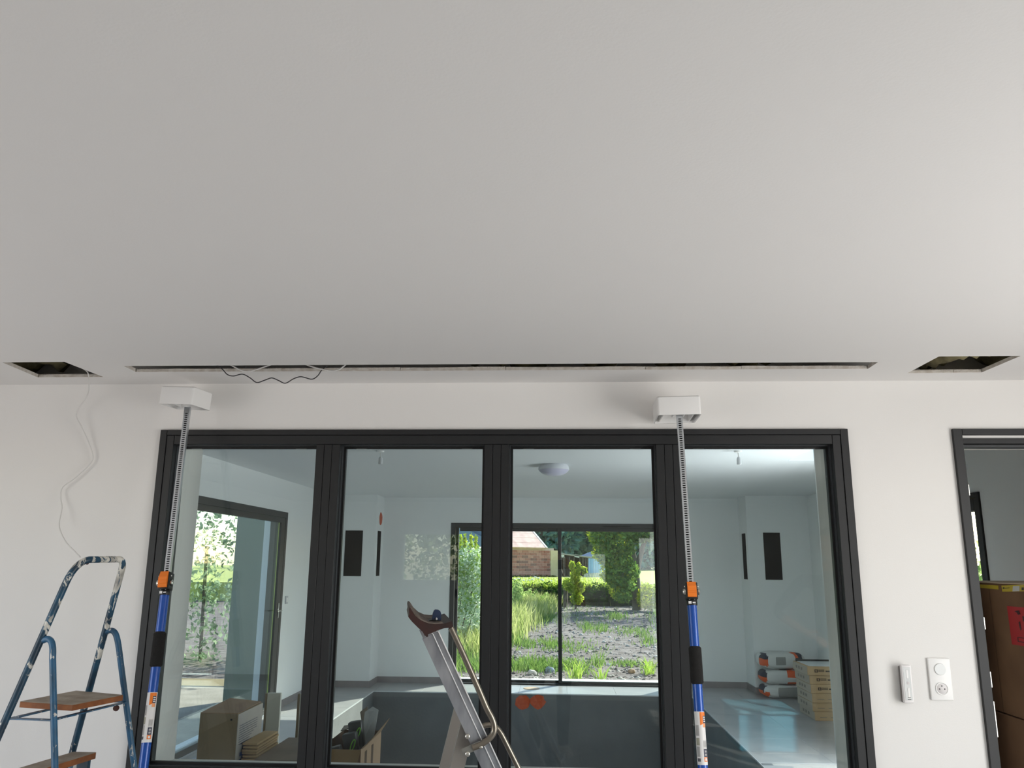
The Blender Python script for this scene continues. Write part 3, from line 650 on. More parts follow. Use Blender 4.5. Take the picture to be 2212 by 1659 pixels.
# ------------------------------------------------------------------ aluminium platform ladder seen from its side
wv = Vector((-.198, 1, 0)).normalized(); uv = Vector((1, .198, 0)).normalized()
A0 = Vector((-.372, 2.40, 1.34))
def ap(px, py, off=0.0):
    P0 = A0 + wv * off; d = ray(px, py); t = (P0 - CAM).dot(wv) / d.dot(wv); return CAM + d * t
al = empty('platform_ladder', (-.1, 2.55, 0), 'aluminium platform ladder with dark red tool tray in front of the glazing', 'ladder')
WD = .34
s_top, s_bot = ap(930, 1372), ap(1060, 1655)
sd = (s_bot - s_top).normalized(); s_end = s_top + sd * ((s_top.z - .02) / -sd.z)
nrm = wv.cross(sd).normalized()
if nrm.x < 0: nrm = -nrm
def stile(off, name='stile'):
    b = MB(); p, q = s_top + wv * off, s_end + wv * off; hw_, t = .0255, .0018
    def plate(c0, c1, w0, w1): b.prism([p + nrm * c0 + wv * w0, p + nrm * c1 + wv * w0, p + nrm * c1 + wv * w1, p + nrm * c0 + wv * w1], q - p)
    plate(-hw_, hw_, 0, t); plate(hw_ - t, hw_, t, .022); plate(-hw_, -hw_ + t, t, .022); st = b.build(name, alum, al, smooth=False)
    for c0, c1, w0 in ((hw_ - .0190, hw_ - .0165, -.0035), (hw_ - .0022, hw_ + .0010, -.004)): b = MB(); b.prism([p + nrm * c0 + wv * w0, p + nrm * c1 + wv * w0, p + nrm * c1, p + nrm * c0], q - p); b.build('stile_ridge', ridgem, st, smooth=False)
    return st
stile(0); stile(WD - .022)
for off in (0, WD - .022):
    b = MB(); e = s_end + wv * off; b.prism([e - nrm * .03 + wv * -.004, e + nrm * .03 + wv * -.004, e + nrm * .03 + wv * .026, e - nrm * .03 + wv * .026], sd * .022); b.build('stile_foot', blackp, al, smooth=False)
# steps between the stiles (platform just below the hinge)
for k, zz in enumerate((.86, .645, .43, .215)):
    c = s_top + sd * ((s_top.z - zz) / -sd.z); dpt = .20 if k == 0 else .085; b = MB()
    lo = c + wv * .003 - uv * .03; b.prism([lo, lo + uv * -dpt * (1 if k == 0 else -.0) + (uv * .0), lo + uv * (-dpt if k == 0 else .085) + Vector((0, 0, -.025)), lo + Vector((0, 0, -.025))] if k == 0 else [lo, lo + uv * .085, lo + uv * .085 + Vector((0, 0, -.022)), lo + Vector((0, 0, -.022))], wv * (WD - .006)); b.build('platform' if k == 0 else 'step', alum, al, smooth=False)
# rear legs from the hinge
hinge = ap(1020, 1560)
for off in (.03, WD - .05):
    p = ap(1012, 1568) + wv * off; q = Vector((p.x - .26, p.y, .02)) - wv * 0.0
    b = MB(); b.bar(p, q, .040, .020, wv); b.build('rear_leg', mat('leg_alu', '#8f8a84', .5, .55), al, smooth=False)
b = MB(); b.bar(ap(1012, 1568) + wv * .03 + Vector((-.18, 0, -.75)), ap(1012, 1568) + wv * (WD - .05) + Vector((-.18, 0, -.75)), .03, .012, (0, 0, 1)); b.build('rear_brace', alum, al, smooth=False)
# tool tray (profile seen from the side, extruded across the ladder)
darkred = mat('dark_red_plastic', '#371611', .5, vary='#2a1a16', scale=30)
trayin = mat('dusty_plastic', '#6d625a', .75, vary='#3f342d', scale=22)
TP = [(882, 1333), (890, 1343), (903, 1356), (913, 1365), (918, 1374), (926, 1370), (945, 1362), (960, 1357), (974, 1356), (979, 1352), (976, 1342), (970, 1344), (958, 1347), (940, 1348.5), (925, 1347), (910, 1341), (897, 1331), (889, 1318), (885.5, 1310), (883, 1316), (884, 1326)]
b = MB(); b.prism([ap(x, y, -.02) for x, y in TP], wv * (WD + .03)); tr_ = b.build('tool_tray', darkred, al, smooth=False)
TI = [(897, 1330.5), (889, 1317.5), (886, 1311), (890, 1313), (899, 1327), (911, 1338), (926, 1344.5), (940, 1346), (957, 1344.5), (958, 1346.6), (940, 1348), (925, 1346.6), (910, 1340.5)]
b = MB(); b.prism([ap(x, y, -.0205) for x, y in TI], wv * (WD + .031)); b.build('tray_lining', trayin, tr_, smooth=False)
b = MB(); b.prism([ap(x, y, .0) for x, y in ((919, 1372), (924, 1381), (926.5, 1380), (924, 1370))], wv * .05); b.build('tray_tab', darkred, tr_, smooth=False)
# tubular hand loop
def loop(pts, off, r, name='hand_loop'):
    b = MB(); b.tube(bez([ap(x, y, off) for x, y in pts], 8), r, 12); return b.build(name, mat('loop_steel', '#8b8377', .28, .9), al)
loop([(974, 1356), (1000, 1412), (1030, 1480), (1050, 1527), (1061, 1548), (1067, 1565), (1067, 1580), (1060, 1592), (1048, 1602), (1036, 1609), (1020, 1615)], -.012, .0088)
b = MB(); p, q = ap(1040, 1607, -.013), ap(999, 1625, -.013); b.bar(p, q, .004, .019, wv.cross((q - p).normalized())); b.build('hinge_strap', mat('strap_steel', '#8d8b85', .4, .7), al, smooth=False)
loop([(1036, 1572), (1048, 1567), (1060, 1566), (1071, 1571), (1080, 1581), (1089, 1597), (1120, 1659), (1180, 1779), (1225, 1869)], .30, .0088, 'knee_loop')
for x, y, r_ in ((1039, 1614, .0055), (1010, 1591, .0075), (1010, 1629, .0075)):
    b = MB(); c = ap(x, y, -.017); b.ball(c, (r_, .004, r_), 12); b.build('rivet', chrome, al)
blu = empty('spring_clamp', ap(945, 1344, .06), 'small dark blue clamp with a white screw standing in the ladder tray', 'clamp')
bluem = mat('navy_plastic', '#1c2f4d', .4)
b = MB(); b.prism([ap(x, y, .05) for x, y in ((931, 1344), (933, 1339), (935.5, 1325), (938, 1319), (941, 1317), (947, 1317.5), (951, 1320), (953, 1325), (953, 1338), (951, 1344))], wv * .022); b.build('jaw', bluem, blu, smooth=False)
b = MB(); b.prism([ap(x, y, .045) for x, y in ((922, 1343.5), (928, 1340), (936, 1338), (951, 1341), (950, 1344.6), (935, 1345.4))], wv * .05); b.build('lever', blackp, blu, smooth=False)
b = MB(); b.ball(ap(943, 1337, .0485), (.0028, .0025, .004), 10); b.build('screw', whitep, blu)

# ------------------------------------------------------------------ cables
def cable(name, pts, r, m, label, group=None):
    b = MB(); b.tube(bez(pts, 8), r, 7); return tag(b.build(name, m), label, 'cable', group)
wp = [(178, 795, 3.10), (190, 806, 3.13), (192, 832, 3.18), (188, 855, 3.22), (165, 893, 3.26), (176, 922, 3.27), (190, 952, 3.28), (201, 985, 3.285), (194, 1003, 3.285), (160, 1034, 3.28), (135, 1053, 3.28), (131, 1075, 3.28), (134, 1097, 3.27), (128, 1136, 3.24), (142, 1170, 3.15), (163, 1193, 3.02), (173, 1203, 2.93)]
cable('ceiling_cable', [at_y(*p) for p in wp], .0024, cablew, 'white cable hanging from the left ceiling hole to the blue ladder')
def c3(pts): return [(400 + x / 3.072, 740 + y / 3.072) for x, y in pts]
ys_ = 3.03
bk = c3([(150, 150), (220, 156), (250, 180), (280, 212), (320, 222), (380, 210), (430, 234), (475, 265), (530, 249), (575, 235), (620, 252), (665, 270), (720, 240), (770, 227), (840, 243), (880, 220), (905, 185), (940, 155)])
cable('ceiling_cable', [at_y(x, y, 3.04) for x, y in bk], .0021, cableb, 'thin dark grey cable hanging in waves from the long ceiling slot', )
cable('ceiling_cable', [at_y(x, y, ys_) for x, y in c3([(285, 138), (310, 152), (370, 184), (420, 192), (470, 180), (520, 163), (590, 140)])], .0027, cablew, 'white cable sagging from the long slot, the left one of two', 'white cables in the long slot')
cable('ceiling_cable', [at_y(x, y, ys_) for x, y in c3([(790, 140), (830, 156), (900, 176), (975, 188), (1020, 180), (1045, 163), (1075, 138)])], .0027, cablew, 'white cable sagging from the long slot, the right one of two', 'white cables in the long slot')

# ------------------------------------------------------------------ remote control holder and switch plate on the wall
rc = at_y(1956, 1476, 3.285); rm = empty('remote_control', (rc.x, 3.3, rc.z), 'slim white remote control hanging in a wall holder left of the socket', 'remote control')
def rbox(name, cx, cz, w, h, y0, y1, m, par, bev=.003, seg=2): b = MB(); b.box((cx - w / 2, y0, cz - h / 2), (cx + w / 2, y1, cz + h / 2), bevel=bev, seg=seg); return b.build(name, m, par)
rbox('wall_holder', rc.x, rc.z - .004, .034, .13, 3.281, 3.2999, mat('grey_plastic', '#7b7674', .5), rm)
body = rbox('body', rc.x, rc.z, .0385, .137, 3.265, 3.2805, mat('remote_white', '#e4e1e0', .35), rm, .005, 3)
rbox('face_plate', rc.x, rc.z + .002, .026, .118, 3.2642, 3.2655, mat('remote_face', '#d6d8d7', .25), body, .0006, 1)
for dz, w, h, mm in ((.036, .007, .03, whitep), (.004, .0085, .0085, mat('remote_button', '#c9c3c4', .3)), (-.03, .007, .034, whitep), (-.048, .011, .0016, blackp), (-.055, .013, .002, blackp)):
    rbox('button' if h > .004 else 'printed_mark', rc.x + .001, rc.z + dz, w, h, 3.2632, 3.2645, mm, body, .0004, 1)
pc = at_y(2031, 1467, 3.295); sw = empty('switch_socket_plate', (pc.x, 3.3, pc.z), 'white wall plate with a round switch above a round socket beside the doorway', 'wall switch')
rbox('plate', pc.x, pc.z, .083, .152, 3.291, 3.2999, whitep, sw, .004, 3)
b = MB(); b.lathe((pc.x + .001, 3.2905, pc.z + .036), [(.0215, 0), (.0212, -.002), (.020, -.0032)], 32, 'Y'); b.build('switch_rocker', mat('rocker_white', '#e3e5e4', .3), sw)
sk = MB(); sk.lathe((pc.x + .001, 3.2905, pc.z - .034), [(.0235, 0), (.0235, -.002), (.0215, -.0024), (.0200, -.0008), (.0185, .0003)], 32, 'Y'); so = sk.build('socket_ring', whitep, sw)
b = MB(); b.lathe((pc.x + .001, 3.2902, pc.z - .034), [(.0185, -.0001), (.0180, -.0004)], 28, 'Y'); b.build('socket_well', mat('socket_inner', '#d2cecd', .4), so)
for dx_, dz_ in ((-.0095, -.001), (.0095, -.001), (0, .010)): b = MB(); b.lathe((pc.x + .001 + dx_, 3.2898, pc.z - .034 + dz_), [(.0026, 0), (.0026, -.0004)], 12, 'Y'); b.build('socket_hole' if dz_ < 0 else 'earth_pin', mat('dark_hole', '#3a3436', .5), so)

# ------------------------------------------------------------------ cartons in the hall
def cbox(name, lo, hi, label, m=carton, group=None, bev=.004):
    e = empty(name, ((lo[0] + hi[0]) / 2, (lo[1] + hi[1]) / 2, lo[2]), label, 'box', group); b = MB(); b.box(lo, hi, bevel=bev); b.build('box_body', m, e, smooth=False); return e
darkc = mat('brown_carton', '#7c5c40', .9, vary='#6e5038', scale=4)
XC = 2.05
zt_ = at_x(2160, 1261, XC).z; zs_ = at_x(2180, 1546, XC).z
hc1 = cbox('carton', (XC, 3.70, zs_ + .004), (2.58, 4.60, zt_), 'tall brown carton with yellow tape and red label inside the doorway', darkc, 'cartons inside the doorway')
hc2 = cbox('carton', (XC - .004, 3.69, 0), (2.58, 4.62, zs_), 'brown carton standing under the red-labelled one inside the doorway', darkc, 'cartons inside the doorway')
tape = mat('yellow_tape', '#c5ad22', .4); redl = mat('red_label', '#b01016', .5)
def decal(par, pts, m, name, off=.0015):
    q = [at_x(x, y, XC - off) for x, y in pts]; b = MB(); b.prism(q, (.001, 0, 0)); return b.build(name, m, par, smooth=False)
t1 = decal(hc1, [(2111, 1262), (2156, 1265), (2156.5, 1273.5), (2111, 1269)], tape, 'tape'); t2 = decal(hc1, [(2163, 1265), (2240, 1262), (2240, 1277), (2165, 1278)], tape, 'tape')
decal(t2, [(2188, 1266), (2202, 1265.5), (2202, 1277), (2187, 1277.5)], mat('tape_white', '#c9c9c4', .4), 'tape_print', .0027); decal(t2, [(2166, 1269), (2169, 1268.5), (2169, 1272), (2166, 1272)], blackp, 'tape_print', .0027); decal(t2, [(2170, 1270), (2180, 1269.3), (2180, 1270.5), (2170, 1271.3)], blackp, 'tape_print', .0027); decal(t2, [(2206.5, 1269), (2211, 1268.8), (2211, 1275), (2207, 1275.2)], blackp, 'tape_print', .0027)
rl = decal(hc1, [(2175, 1309), (2240, 1315), (2240, 1400), (2186, 1392)], redl, 'red_label')
dkr = mat('label_dark_red', '#3d0a0a', .5)
for pts in ([(2191, 1321), (2196, 1319), (2201, 1318.5), (2204, 1327), (2199, 1328), (2195.5, 1322.5)], [(2200, 1344), (2203, 1342), (2206, 1360), (2204.5, 1362), (2202, 1354)], [(2199, 1376), (2240, 1382), (2240, 1383.5), (2199, 1377.5)], [(2199, 1385), (2240, 1391), (2240, 1392.5), (2199, 1386.5)], [(2197.5, 1376), (2199, 1376), (2200, 1386), (2198.5, 1386)], [(2208, 1331), (2230, 1334), (2230, 1345), (2210, 1342)]): decal(rl, pts, dkr, 'label_print', .0027)
b = MB(); b.quad((XC - .0012, 4.05, zs_ + .006), (XC - .0012, 4.053, zs_ + .006), (XC - .0012, 4.053, zt_ - .02), (XC - .0012, 4.05, zt_ - .02)); b.build('carton_crease', mat('crease', '#4d3824', .9), hc1, smooth=False)
for (x0, x1) in ((XC, 2.31), (2.32, 2.58)): b = MB(); b.box((x0, 3.72, zt_ + .0005), (x1, 4.58, zt_ + .0045)); b.build('flap', cartonp, hc1, smooth=False)

# ------------------------------------------------------------------ cartons behind the glass, left
e = empty('carton', (-1.86, 4.75, 0), 'tall brown carton with a pale printed side behind the left pane', 'box', 'cartons behind the left panes')
tx0, tx1, ty0, ty1, tz = -1.965, -1.752, 4.60, 4.98, .735
b = MB(); b.box((tx0, ty0, 0), (tx1, ty1, tz), bevel=.003); b.build('box_body', mat('carton_front', '#8d7c63', .9, vary='#82725a', scale=4), e, smooth=False)
b = MB(); b.box((tx1, ty0 + .003, 0.003), (tx1 + .0025, ty1 - .003, tz - .003)); sidep = b.build('printed_side', mat('carton_side', '#b3aea7', .85, vary='#aaa59e', scale=5), e, smooth=False)
ink = mat('grey_ink', '#77767a', .8); inkb = mat('blue_ink', '#4d5a86', .8)
def sidep_print(y0, y1, z0, z1, m): b = MB(); b.box((tx1 + .0026, y0, z0), (tx1 + .0034, y1, z1)); b.build('printed_mark', m, sidep, smooth=False)
for k in range(9): sidep_print(ty0 + .03, ty0 + .03 + (.27 if k < 5 else .25 - .03 * (k - 4)), .665 - k * .012, .669 - k * .012, ink)
sidep_print(ty0 + .26, ty0 + .275, .545, .565, blackp); sidep_print(ty0 + .05, ty0 + .22, .565, .572, ink)
for k in range(5): sidep_print(ty0 + .05 + .045 * k, ty0 + .08 + .045 * k, .455, .49 + .008 * (k % 2), inkb)
sidep_print(ty0 + .06, ty0 + .26, .505, .525, inkb)
xm = (tx0 + tx1) / 2
for pts in ([(tx0, ty0 + .002, tz), (tx1, ty0 + .002, tz), (tx1 - .004, ty1 - .02, tz + .006), (tx0 + .02, ty1 - .02, tz + .022)],): b = MB(); b.prism(pts, (0, 0, .003)); b.build('flap', carton, e, smooth=False)
b = MB(); b.box((tx1 - .040, ty0 - .0012, tz - .035), (tx1 - .030, ty0, tz - .026)); b.build('punched_hole', blackp, e, smooth=False)
sh = empty('cardboard_stack', (-1.67, 4.9, 0), 'stack of flattened cardboard sheets wedged between the two left cartons', 'cardboard')
b = MB(); b.box((-1.738, 4.70, 0), (-1.66, 5.0, .43)); b.build('sheet_bundle', carton, sh, smooth=False)
for k in range(9): b = MB(); dx_ = .004 * math.sin(k * 2.1); b.box((-1.742 + dx_, 4.67 + .006 * (k % 3), .435 + k * .0155), (-1.660 + dx_, 5.02, .446 + k * .0155)); b.build('sheet', mat('sheet_tan', '#b59a72', .9), sh, smooth=False)
lc = empty('carton', (-1.36, 4.9, 0), 'low brown carton lying in front of the pale boards behind the left pane', 'box', 'cartons behind the left panes')
b = MB(); b.box((-1.648, 4.60, 0), (-1.31, 5.18, .500), bevel=.003); b.build('box_body', mat('carton_low', '#7d6754', .9, vary='#745f4d', scale=4), lc, smooth=False)
b = MB(); b.box((-1.646, 4.602, .5005), (-1.312, 5.178, .5035)); b.build('lid', mat('carton_lid', '#86786a', .9, vary='#7c6f62', scale=6), lc, smooth=False)
flapm = mat('pale_board', '#cfcfc6', .8); fledge = mat('board_edge', '#8a7b66', .9)
for (xa, xb, lab) in ((-1.845, -1.76, 'pale board with a brown edge standing behind the cardboard sheets'), (-1.635, -1.52, 'pale board with a brown edge standing next to the first mullion')):
    pb = empty('pale_board', ((xa + xb) / 2, 5.33, 0), lab, 'board', 'pale boards behind the low carton')
    b = MB(); b.box((xa, 5.32, 0), (xb, 5.345, .735)); b.build('panel', flapm, pb, smooth=False); b = MB(); b.box((xa - .014, 5.318, 0), (xa - .0005, 5.347, .733)); b.build('panel_edge', fledge, pb, smooth=False)
oc = empty('carton', (-1.17, 4.85, 0), 'open carton holding black packets and a white sheet behind the second pane', 'box', 'cartons behind the left panes')
ox0, ox1, oy0, oy1, oz = -1.29, -1.062, 4.60, 5.12, .565
ocm = mat('open_carton', '#6d5138', .9, vary='#5f4630', scale=5)
for nm, lo, hi in (('front_panel', (ox0, oy0, 0), (ox1, oy0 + .005, oz)), ('back_panel', (ox0, oy1 - .005, 0), (ox1, oy1, oz)), ('side_panel', (ox0, oy0 + .0055, 0), (ox0 + .005, oy1 - .0055, oz)), ('base', (ox0 + .0055, oy0 + .0055, 0), (ox1 - .0055, oy1 - .0055, .006))):
    b = MB(); b.box(lo, hi); b.build(nm, ocm, oc, smooth=False)
b = MB(); b.box((ox1 - .005, oy0 + .0055, 0), (ox1, oy1 - .0055, oz)); rp_ = b.build('side_panel', mat('open_carton_side', '#9a8168', .9), oc, smooth=False)
for ya in (4.70, 4.86): b = MB(); b.box((ox1 + .0002, ya, .2), (ox1 + .001, ya + .05, oz - .03)); b.build('printed_mark', mat('dark_brown_ink', '#4f3e2f', .9), rp_, smooth=False)
b = MB(); b.prism([(ox0, oy0 - .001, oz), (ox1, oy0 - .001, oz), (ox1 - .012, oy0 - .022, oz - .065), (ox0, oy0 - .022, oz - .065)], (0, -.004, 0)); b.build('flap', mat('flap_brown', '#7b6342', .9), oc, smooth=False)
b = MB(); b.prism([(ox1, oy0 + .02, oz), (ox1, oy1 - .02, oz), (ox1 + .05, oy1 - .03, oz + .075), (ox1 + .022, oy0 + .04, oz + .02)], (.004, 0, 0)); b.build('flap', mat('flap_brown_side', '#8a7358', .9), oc, smooth=False)
b = MB(); b.prism([(ox0, oy1, oz + .02), (ox0 + .16, oy1, oz + .045), (ox0 + .13, oy1 - .13, oz + .055), (ox0 + .03, oy1 - .20, oz + .028)], (0, 0, .004)); b.build('flap', cartonin, oc, smooth=False)
b = MB(); b.prism([(ox0 + .115, oy1 - .01, oz + .01), (ox0 + .145, oy1 - .01, oz + .01), (ox0 + .135, oy1 + .01, oz + .135), (ox0 + .09, oy1 + .01, oz + .10)], (0, .004, 0)); b.build('flap', cartonin, oc, smooth=False)
pk = mat('black_packet', '#1b1d20', .35, vary='#33373a', scale=18); grn = mat('green_ring', '#6fc22f', .4)
pkp = [((-1.215, 4.70, .50), -.25), ((-1.155, 4.79, .555), -.2), ((-1.150, 4.88, .60), -.15)]
for i, (c_, tilt) in enumerate(pkp):
    pe = empty('tool_packet', (c_[0], c_[1], c_[2] - .08), ['black packet with a green ring lying lowest in the open carton', 'black packet with a green ring in the middle of the open carton', 'black packet with a yellow-green ring standing highest in the open carton'][i], 'packet', 'black packets in the open carton')
    b = MB(); b.box((c_[0] - .045, c_[1] - .03, c_[2] - .08), (c_[0] + .035, c_[1] + .03, c_[2] + .06), rot=Euler((0, tilt, 0)).to_matrix(), bevel=.01, seg=2); b.build('pouch', pk, pe)
    b = MB(); b.tube([(c_[0] + .013 * math.cos(a) + .01, c_[1] - .036, c_[2] + .022 * math.sin(a) + .02 * math.cos(a)) for a in np.linspace(0, 2 * PI, 14, endpoint=False)], .003, 6, True); b.build('ring', grn, pe)
sh2 = tag(MB().prism([(-1.16, 5.0, .50), (-1.085, 4.99, .50), (-1.06, 5.0, .70), (-1.10, 5.02, .715), (-1.145, 5.02, .685)], (0, .004, 0)).build('white_sheet', mat('white_sheet', '#b9bdc0', .5), None, smooth=False), 'white sheet standing upright in the open carton', 'sheet')

# ------------------------------------------------------------------ far side of the pool room: sacks, tile cartons, lamp, fittings
sackw = mat('sack_white', '#d3d5d3', .6, bump=.3, bscale=25); sacko = mat('sack_orange', '#dd5a1f', .6); sackn = mat('sack_navy', '#16192f', .6); sackg = mat('sack_grey', '#8e908e', .6)
def sack(c, dims, rz, label, prints):
    n1, n2 = 40, 20; vs = []; fs = []; ex = .42; rn = np.random.RandomState(int(c[2] * 1000) + 3)
    def sg(v, e): return math.copysign(abs(v) ** e, v)
    for i in range(n2 + 1):
        ph = -PI / 2 + PI * i / n2
        for j in range(n1):
            th = 2 * PI * j / n1
            vs.append((dims[0] / 2 * sg(math.cos(ph), ex) * sg(math.cos(th), ex), dims[1] / 2 * sg(math.cos(ph), ex) * sg(math.sin(th), ex), dims[2] / 2 * sg(math.sin(ph), .75) + .004 * math.sin(5 * th + i)))
    me = bpy.data.meshes.new('sack')
    for i in range(n2):
        for j in range(n1): fs.append((i * n1 + j, i * n1 + (j + 1) % n1, (i + 1) * n1 + (j + 1) % n1, (i + 1) * n1 + j))
    me.from_pydata(vs, [], fs); me.validate()
    for m_ in (sackw, sacko, sackn, sackg): me.materials.append(m_)
    for p in me.polygons:
        cc = p.center; u_, v_, s_ = cc.x / dims[0], cc.z / dims[2], cc.y / dims[1]
        for (u0, u1, v0, v1, side, mi) in prints:
            on_ = (side == 'f' and s_ < -.2) or (side == 'l' and u_ < -.40) or (side == 't')
            q = u_ if side != 'l' else s_
            if on_ and u0 <= q <= u1 and v0 <= v_ <= v1: p.material_index = mi
    me.shade_smooth(); o = link('cement_sack', me); o.location = c; o.rotation_euler = (0, 0, rz); return tag(o, label, 'sack', 'sacks stacked by the right pillar')
SX, SY = 2.755, 10.50
sack((SX, SY, .0785), (.58, .34, .155), R(4), 'white, orange and navy cement sack at the bottom of the stack', [(.17, .36, -.4, -.1, 'f', 1), (.17, .36, -.1, .1, 'f', 2), (-.5, .5, -.5, -.05, 'l', 1), (-.3, .5, -.05, .4, 'l', 2), (-.2, .12, -.35, .35, 'f', 3)])
sack((SX + .005, SY - .01, .242), (.60, .34, .17), R(-2), 'white cement sack with orange and navy bands in the middle of the stack', [(-.08, .03, -.6, .6, 't', 2), (.03, .13, -.6, .6, 't', 1), (-.08, .13, -.28, .0, 'f', 0), (-.5, .5, -.6, .0, 'l', 1), (-.5, .5, .0, .45, 'l', 2)])
sack((SX - .03, SY, .427), (.54, .34, .195), R(8), 'bulging white cement sack with orange print on top of the stack', [(.16, .40, -.5, -.12, 'f', 1), (.16, .40, -.12, -.02, 'f', 3), (.16, .26, .12, .6, 'f', 1), (.26, .40, .12, .6, 'f', 2), (-.5, .1, -.3, .1, 'l', 1), (-.5, .1, .1, .5, 'l', 2), (-.22, .08, -.2, .25, 'f', 3)])
ctm = mat('tile_carton', '#bd9f78', .85, vary='#b49670', scale=5); cts = mat('tile_carton_side', '#a89c8d', .85)
inkd = mat('dark_ink', '#3a2c26', .8)
names = ['lowest tile carton of the stack on the right', 'second tile carton from the floor in the right stack', 'third tile carton from the floor in the right stack', 'fourth tile carton up with a dark printed logo', 'fifth tile carton up with a dark printed logo', 'topmost tile carton, open, with white tiles and a printed logo']
off6 = [.014, .0, -.003, -.008, -.012, -.032]
for k in range(6):
    hh = .0875; z0 = k * (hh + .001); x0 = 2.630 + off6[k]; y0 = 8.965 + .01 * math.sin(k * 2)
    te = empty('tile_carton', (x0 + .27, y0 + .27, z0), names[k], 'box', 'tile cartons stacked on the deck')
    b = MB(); b.box((x0, y0, z0), (x0 + .52, y0 + .53, z0 + hh), bevel=.003); b.build('box_body', ctm, te, smooth=False)
    b = MB(); b.box((x0 - .002, y0 + .004, z0 + .003), (x0 - .0002, y0 + .526, z0 + hh - .003)); sd_ = b.build('side_face', cts, te, smooth=False)
    for q in range(3): b = MB(); b.box((x0 - .003, y0 + .18 + .09 * q, z0 + .03), (x0 - .0021, y0 + .23 + .09 * q, z0 + .058)); b.build('printed_mark', mat('faded_ink', '#7b736b', .9), sd_, smooth=False)
    if k >= 3:
        xx = x0 + .072
        def ib(a, c, d, f, m_=inkd, yo=.0012): b = MB(); b.box((xx + a, y0 - yo, z0 + d), (xx + c, y0 - yo + .001, z0 + f)); b.build('printed_mark', m_, te, smooth=False)
        ib(0, .033, .030, .060); ib(.009, .013, .034, .056, ctm, .0018); ib(.019, .023, .034, .056, ctm, .0018); ib(.009, .023, .043, .047, ctm, .0018)
        for q in range(5): ib(.039 + q * .0125, .0485 + q * .0125, .036, .058)
        for q in range(5): ib(.042 + q * .0125, .0455 + q * .0125, .042, .052, ctm, .0018)
        ib(.112, .182, .036, .050)
    else:
        for q, (a, c) in enumerate(((.05, .12), (.16, .24))): b = MB(); b.box((x0 + a, y0 - .0012, z0 + .03), (x0 + c, y0 - .0002, z0 + .035)); b.build('printed_mark', mat('faded_ink', '#7b736b', .9), te, smooth=False)
    if k == 5:
        b = MB(); b.box((x0 + .03, y0 + .03, z0 + hh), (x0 + .50, y0 + .47, z0 + hh + .004)); b.build('white_tile', mat('white_tile', '#d5dadb', .3), te, smooth=False)
        b = MB(); b.box((x0 + .02, y0 + .47, z0 + hh), (x0 + .51, y0 + .50, z0 + hh + .02)); b.build('dark_rim', blackp, te, smooth=False)
lp = at_z(1196, 1013, 2.405); lp = Vector((lp.x, lp.y, ZP))
lam = empty('ceiling_lamp', lp, 'round white ceiling lamp in the pool room', 'lamp')
rad = 33.5 / F_PX * lp.y
b = MB(); b.lathe((lp.x, lp.y, ZP), [(rad * .90, -.001), (rad * .96, -.016), (rad, -.040), (rad * .99, -.047)], 36); b.build('lamp_base', mat('lamp_base', '#cfd0d6', .4), lam)
b = MB(); b.lathe((lp.x, lp.y, ZP), [(rad * .975, -.0475), (rad * .86, -.068), (rad * .66, -.086), (rad * .40, -.098), (rad * .12, -.103)], 36); b.build('diffuser', mat('lamp_diffuser', '#c4c2d6', .3), lam)
for px, lab in ((822, 'bare bulb holder hanging from the pool-room ceiling at the left'), (1594, 'bare bulb holder hanging from the pool-room ceiling at the right')):
    p = at_z(px, 974, ZP); be = empty('bulb_holder', (p.x, p.y, ZP), lab, 'lamp', 'bulb holders under the pool-room ceiling')
    b = MB(); b.lathe((p.x, p.y, ZP), [(.03, -.0005), (.03, -.010), (.012, -.014)], 16); b.build('ceiling_rose', whitep, be); b = MB(); b.tube([(p.x, p.y, ZP - .012), (p.x + .004, p.y, ZP - .05)], .004, 8); b.build('wire', cablew, be)
    b = MB(); b.lathe((p.x + .004, p.y, ZP - .05), [(.011, 0), (.017, -.012), (.018, -.055), (.014, -.06)], 14); b.build('socket', mat('holder_grey', '#c7c9cc', .4), be)
dc = at_z(1148, 1487, 0); b = MB(); b.lathe((dc.x, 10.84, 0), [(.105, .0005), (.103, .006), (.02, .0075)], 28); tag(b.build('drain_cover', mat('drain_sand', '#b09a80', .6), None), 'round sand-coloured lid on the deck in front of the sliding door', 'lid')
ls = at_x(618, 1296, PX0); se = empty('light_switch', (PX0, ls.y, ls.z), 'small grey light switch on the white wall past the left sliding door', 'wall switch')
b = MB(); b.box((PX0 + .0003, ls.y - .04, ls.z - .042), (PX0 + .009, ls.y + .04, ls.z + .042), bevel=.002); b.build('plate', mat('switch_grey', '#b9bcc2', .4), se); b = MB(); b.box((PX0 + .0095, ls.y - .022, ls.z - .025), (PX0 + .012, ls.y + .022, ls.z + .025)); b.build('rocker', whitep, se, smooth=False)
hy = LDY1 - .12; b = MB(); b.box((PX0 + .011, hy - .016, .96), (PX0 + .02, hy + .016, 1.12), bevel=.004); hb = b.build('handle_plate', chrome, ld); b = MB(); b.tube([(PX0 + .02, hy, 1.04), (PX0 + .05, hy, 1.04), (PX0 + .055, hy - .11, 1.04)], .008, 10); b.build('handle', chrome, hb)
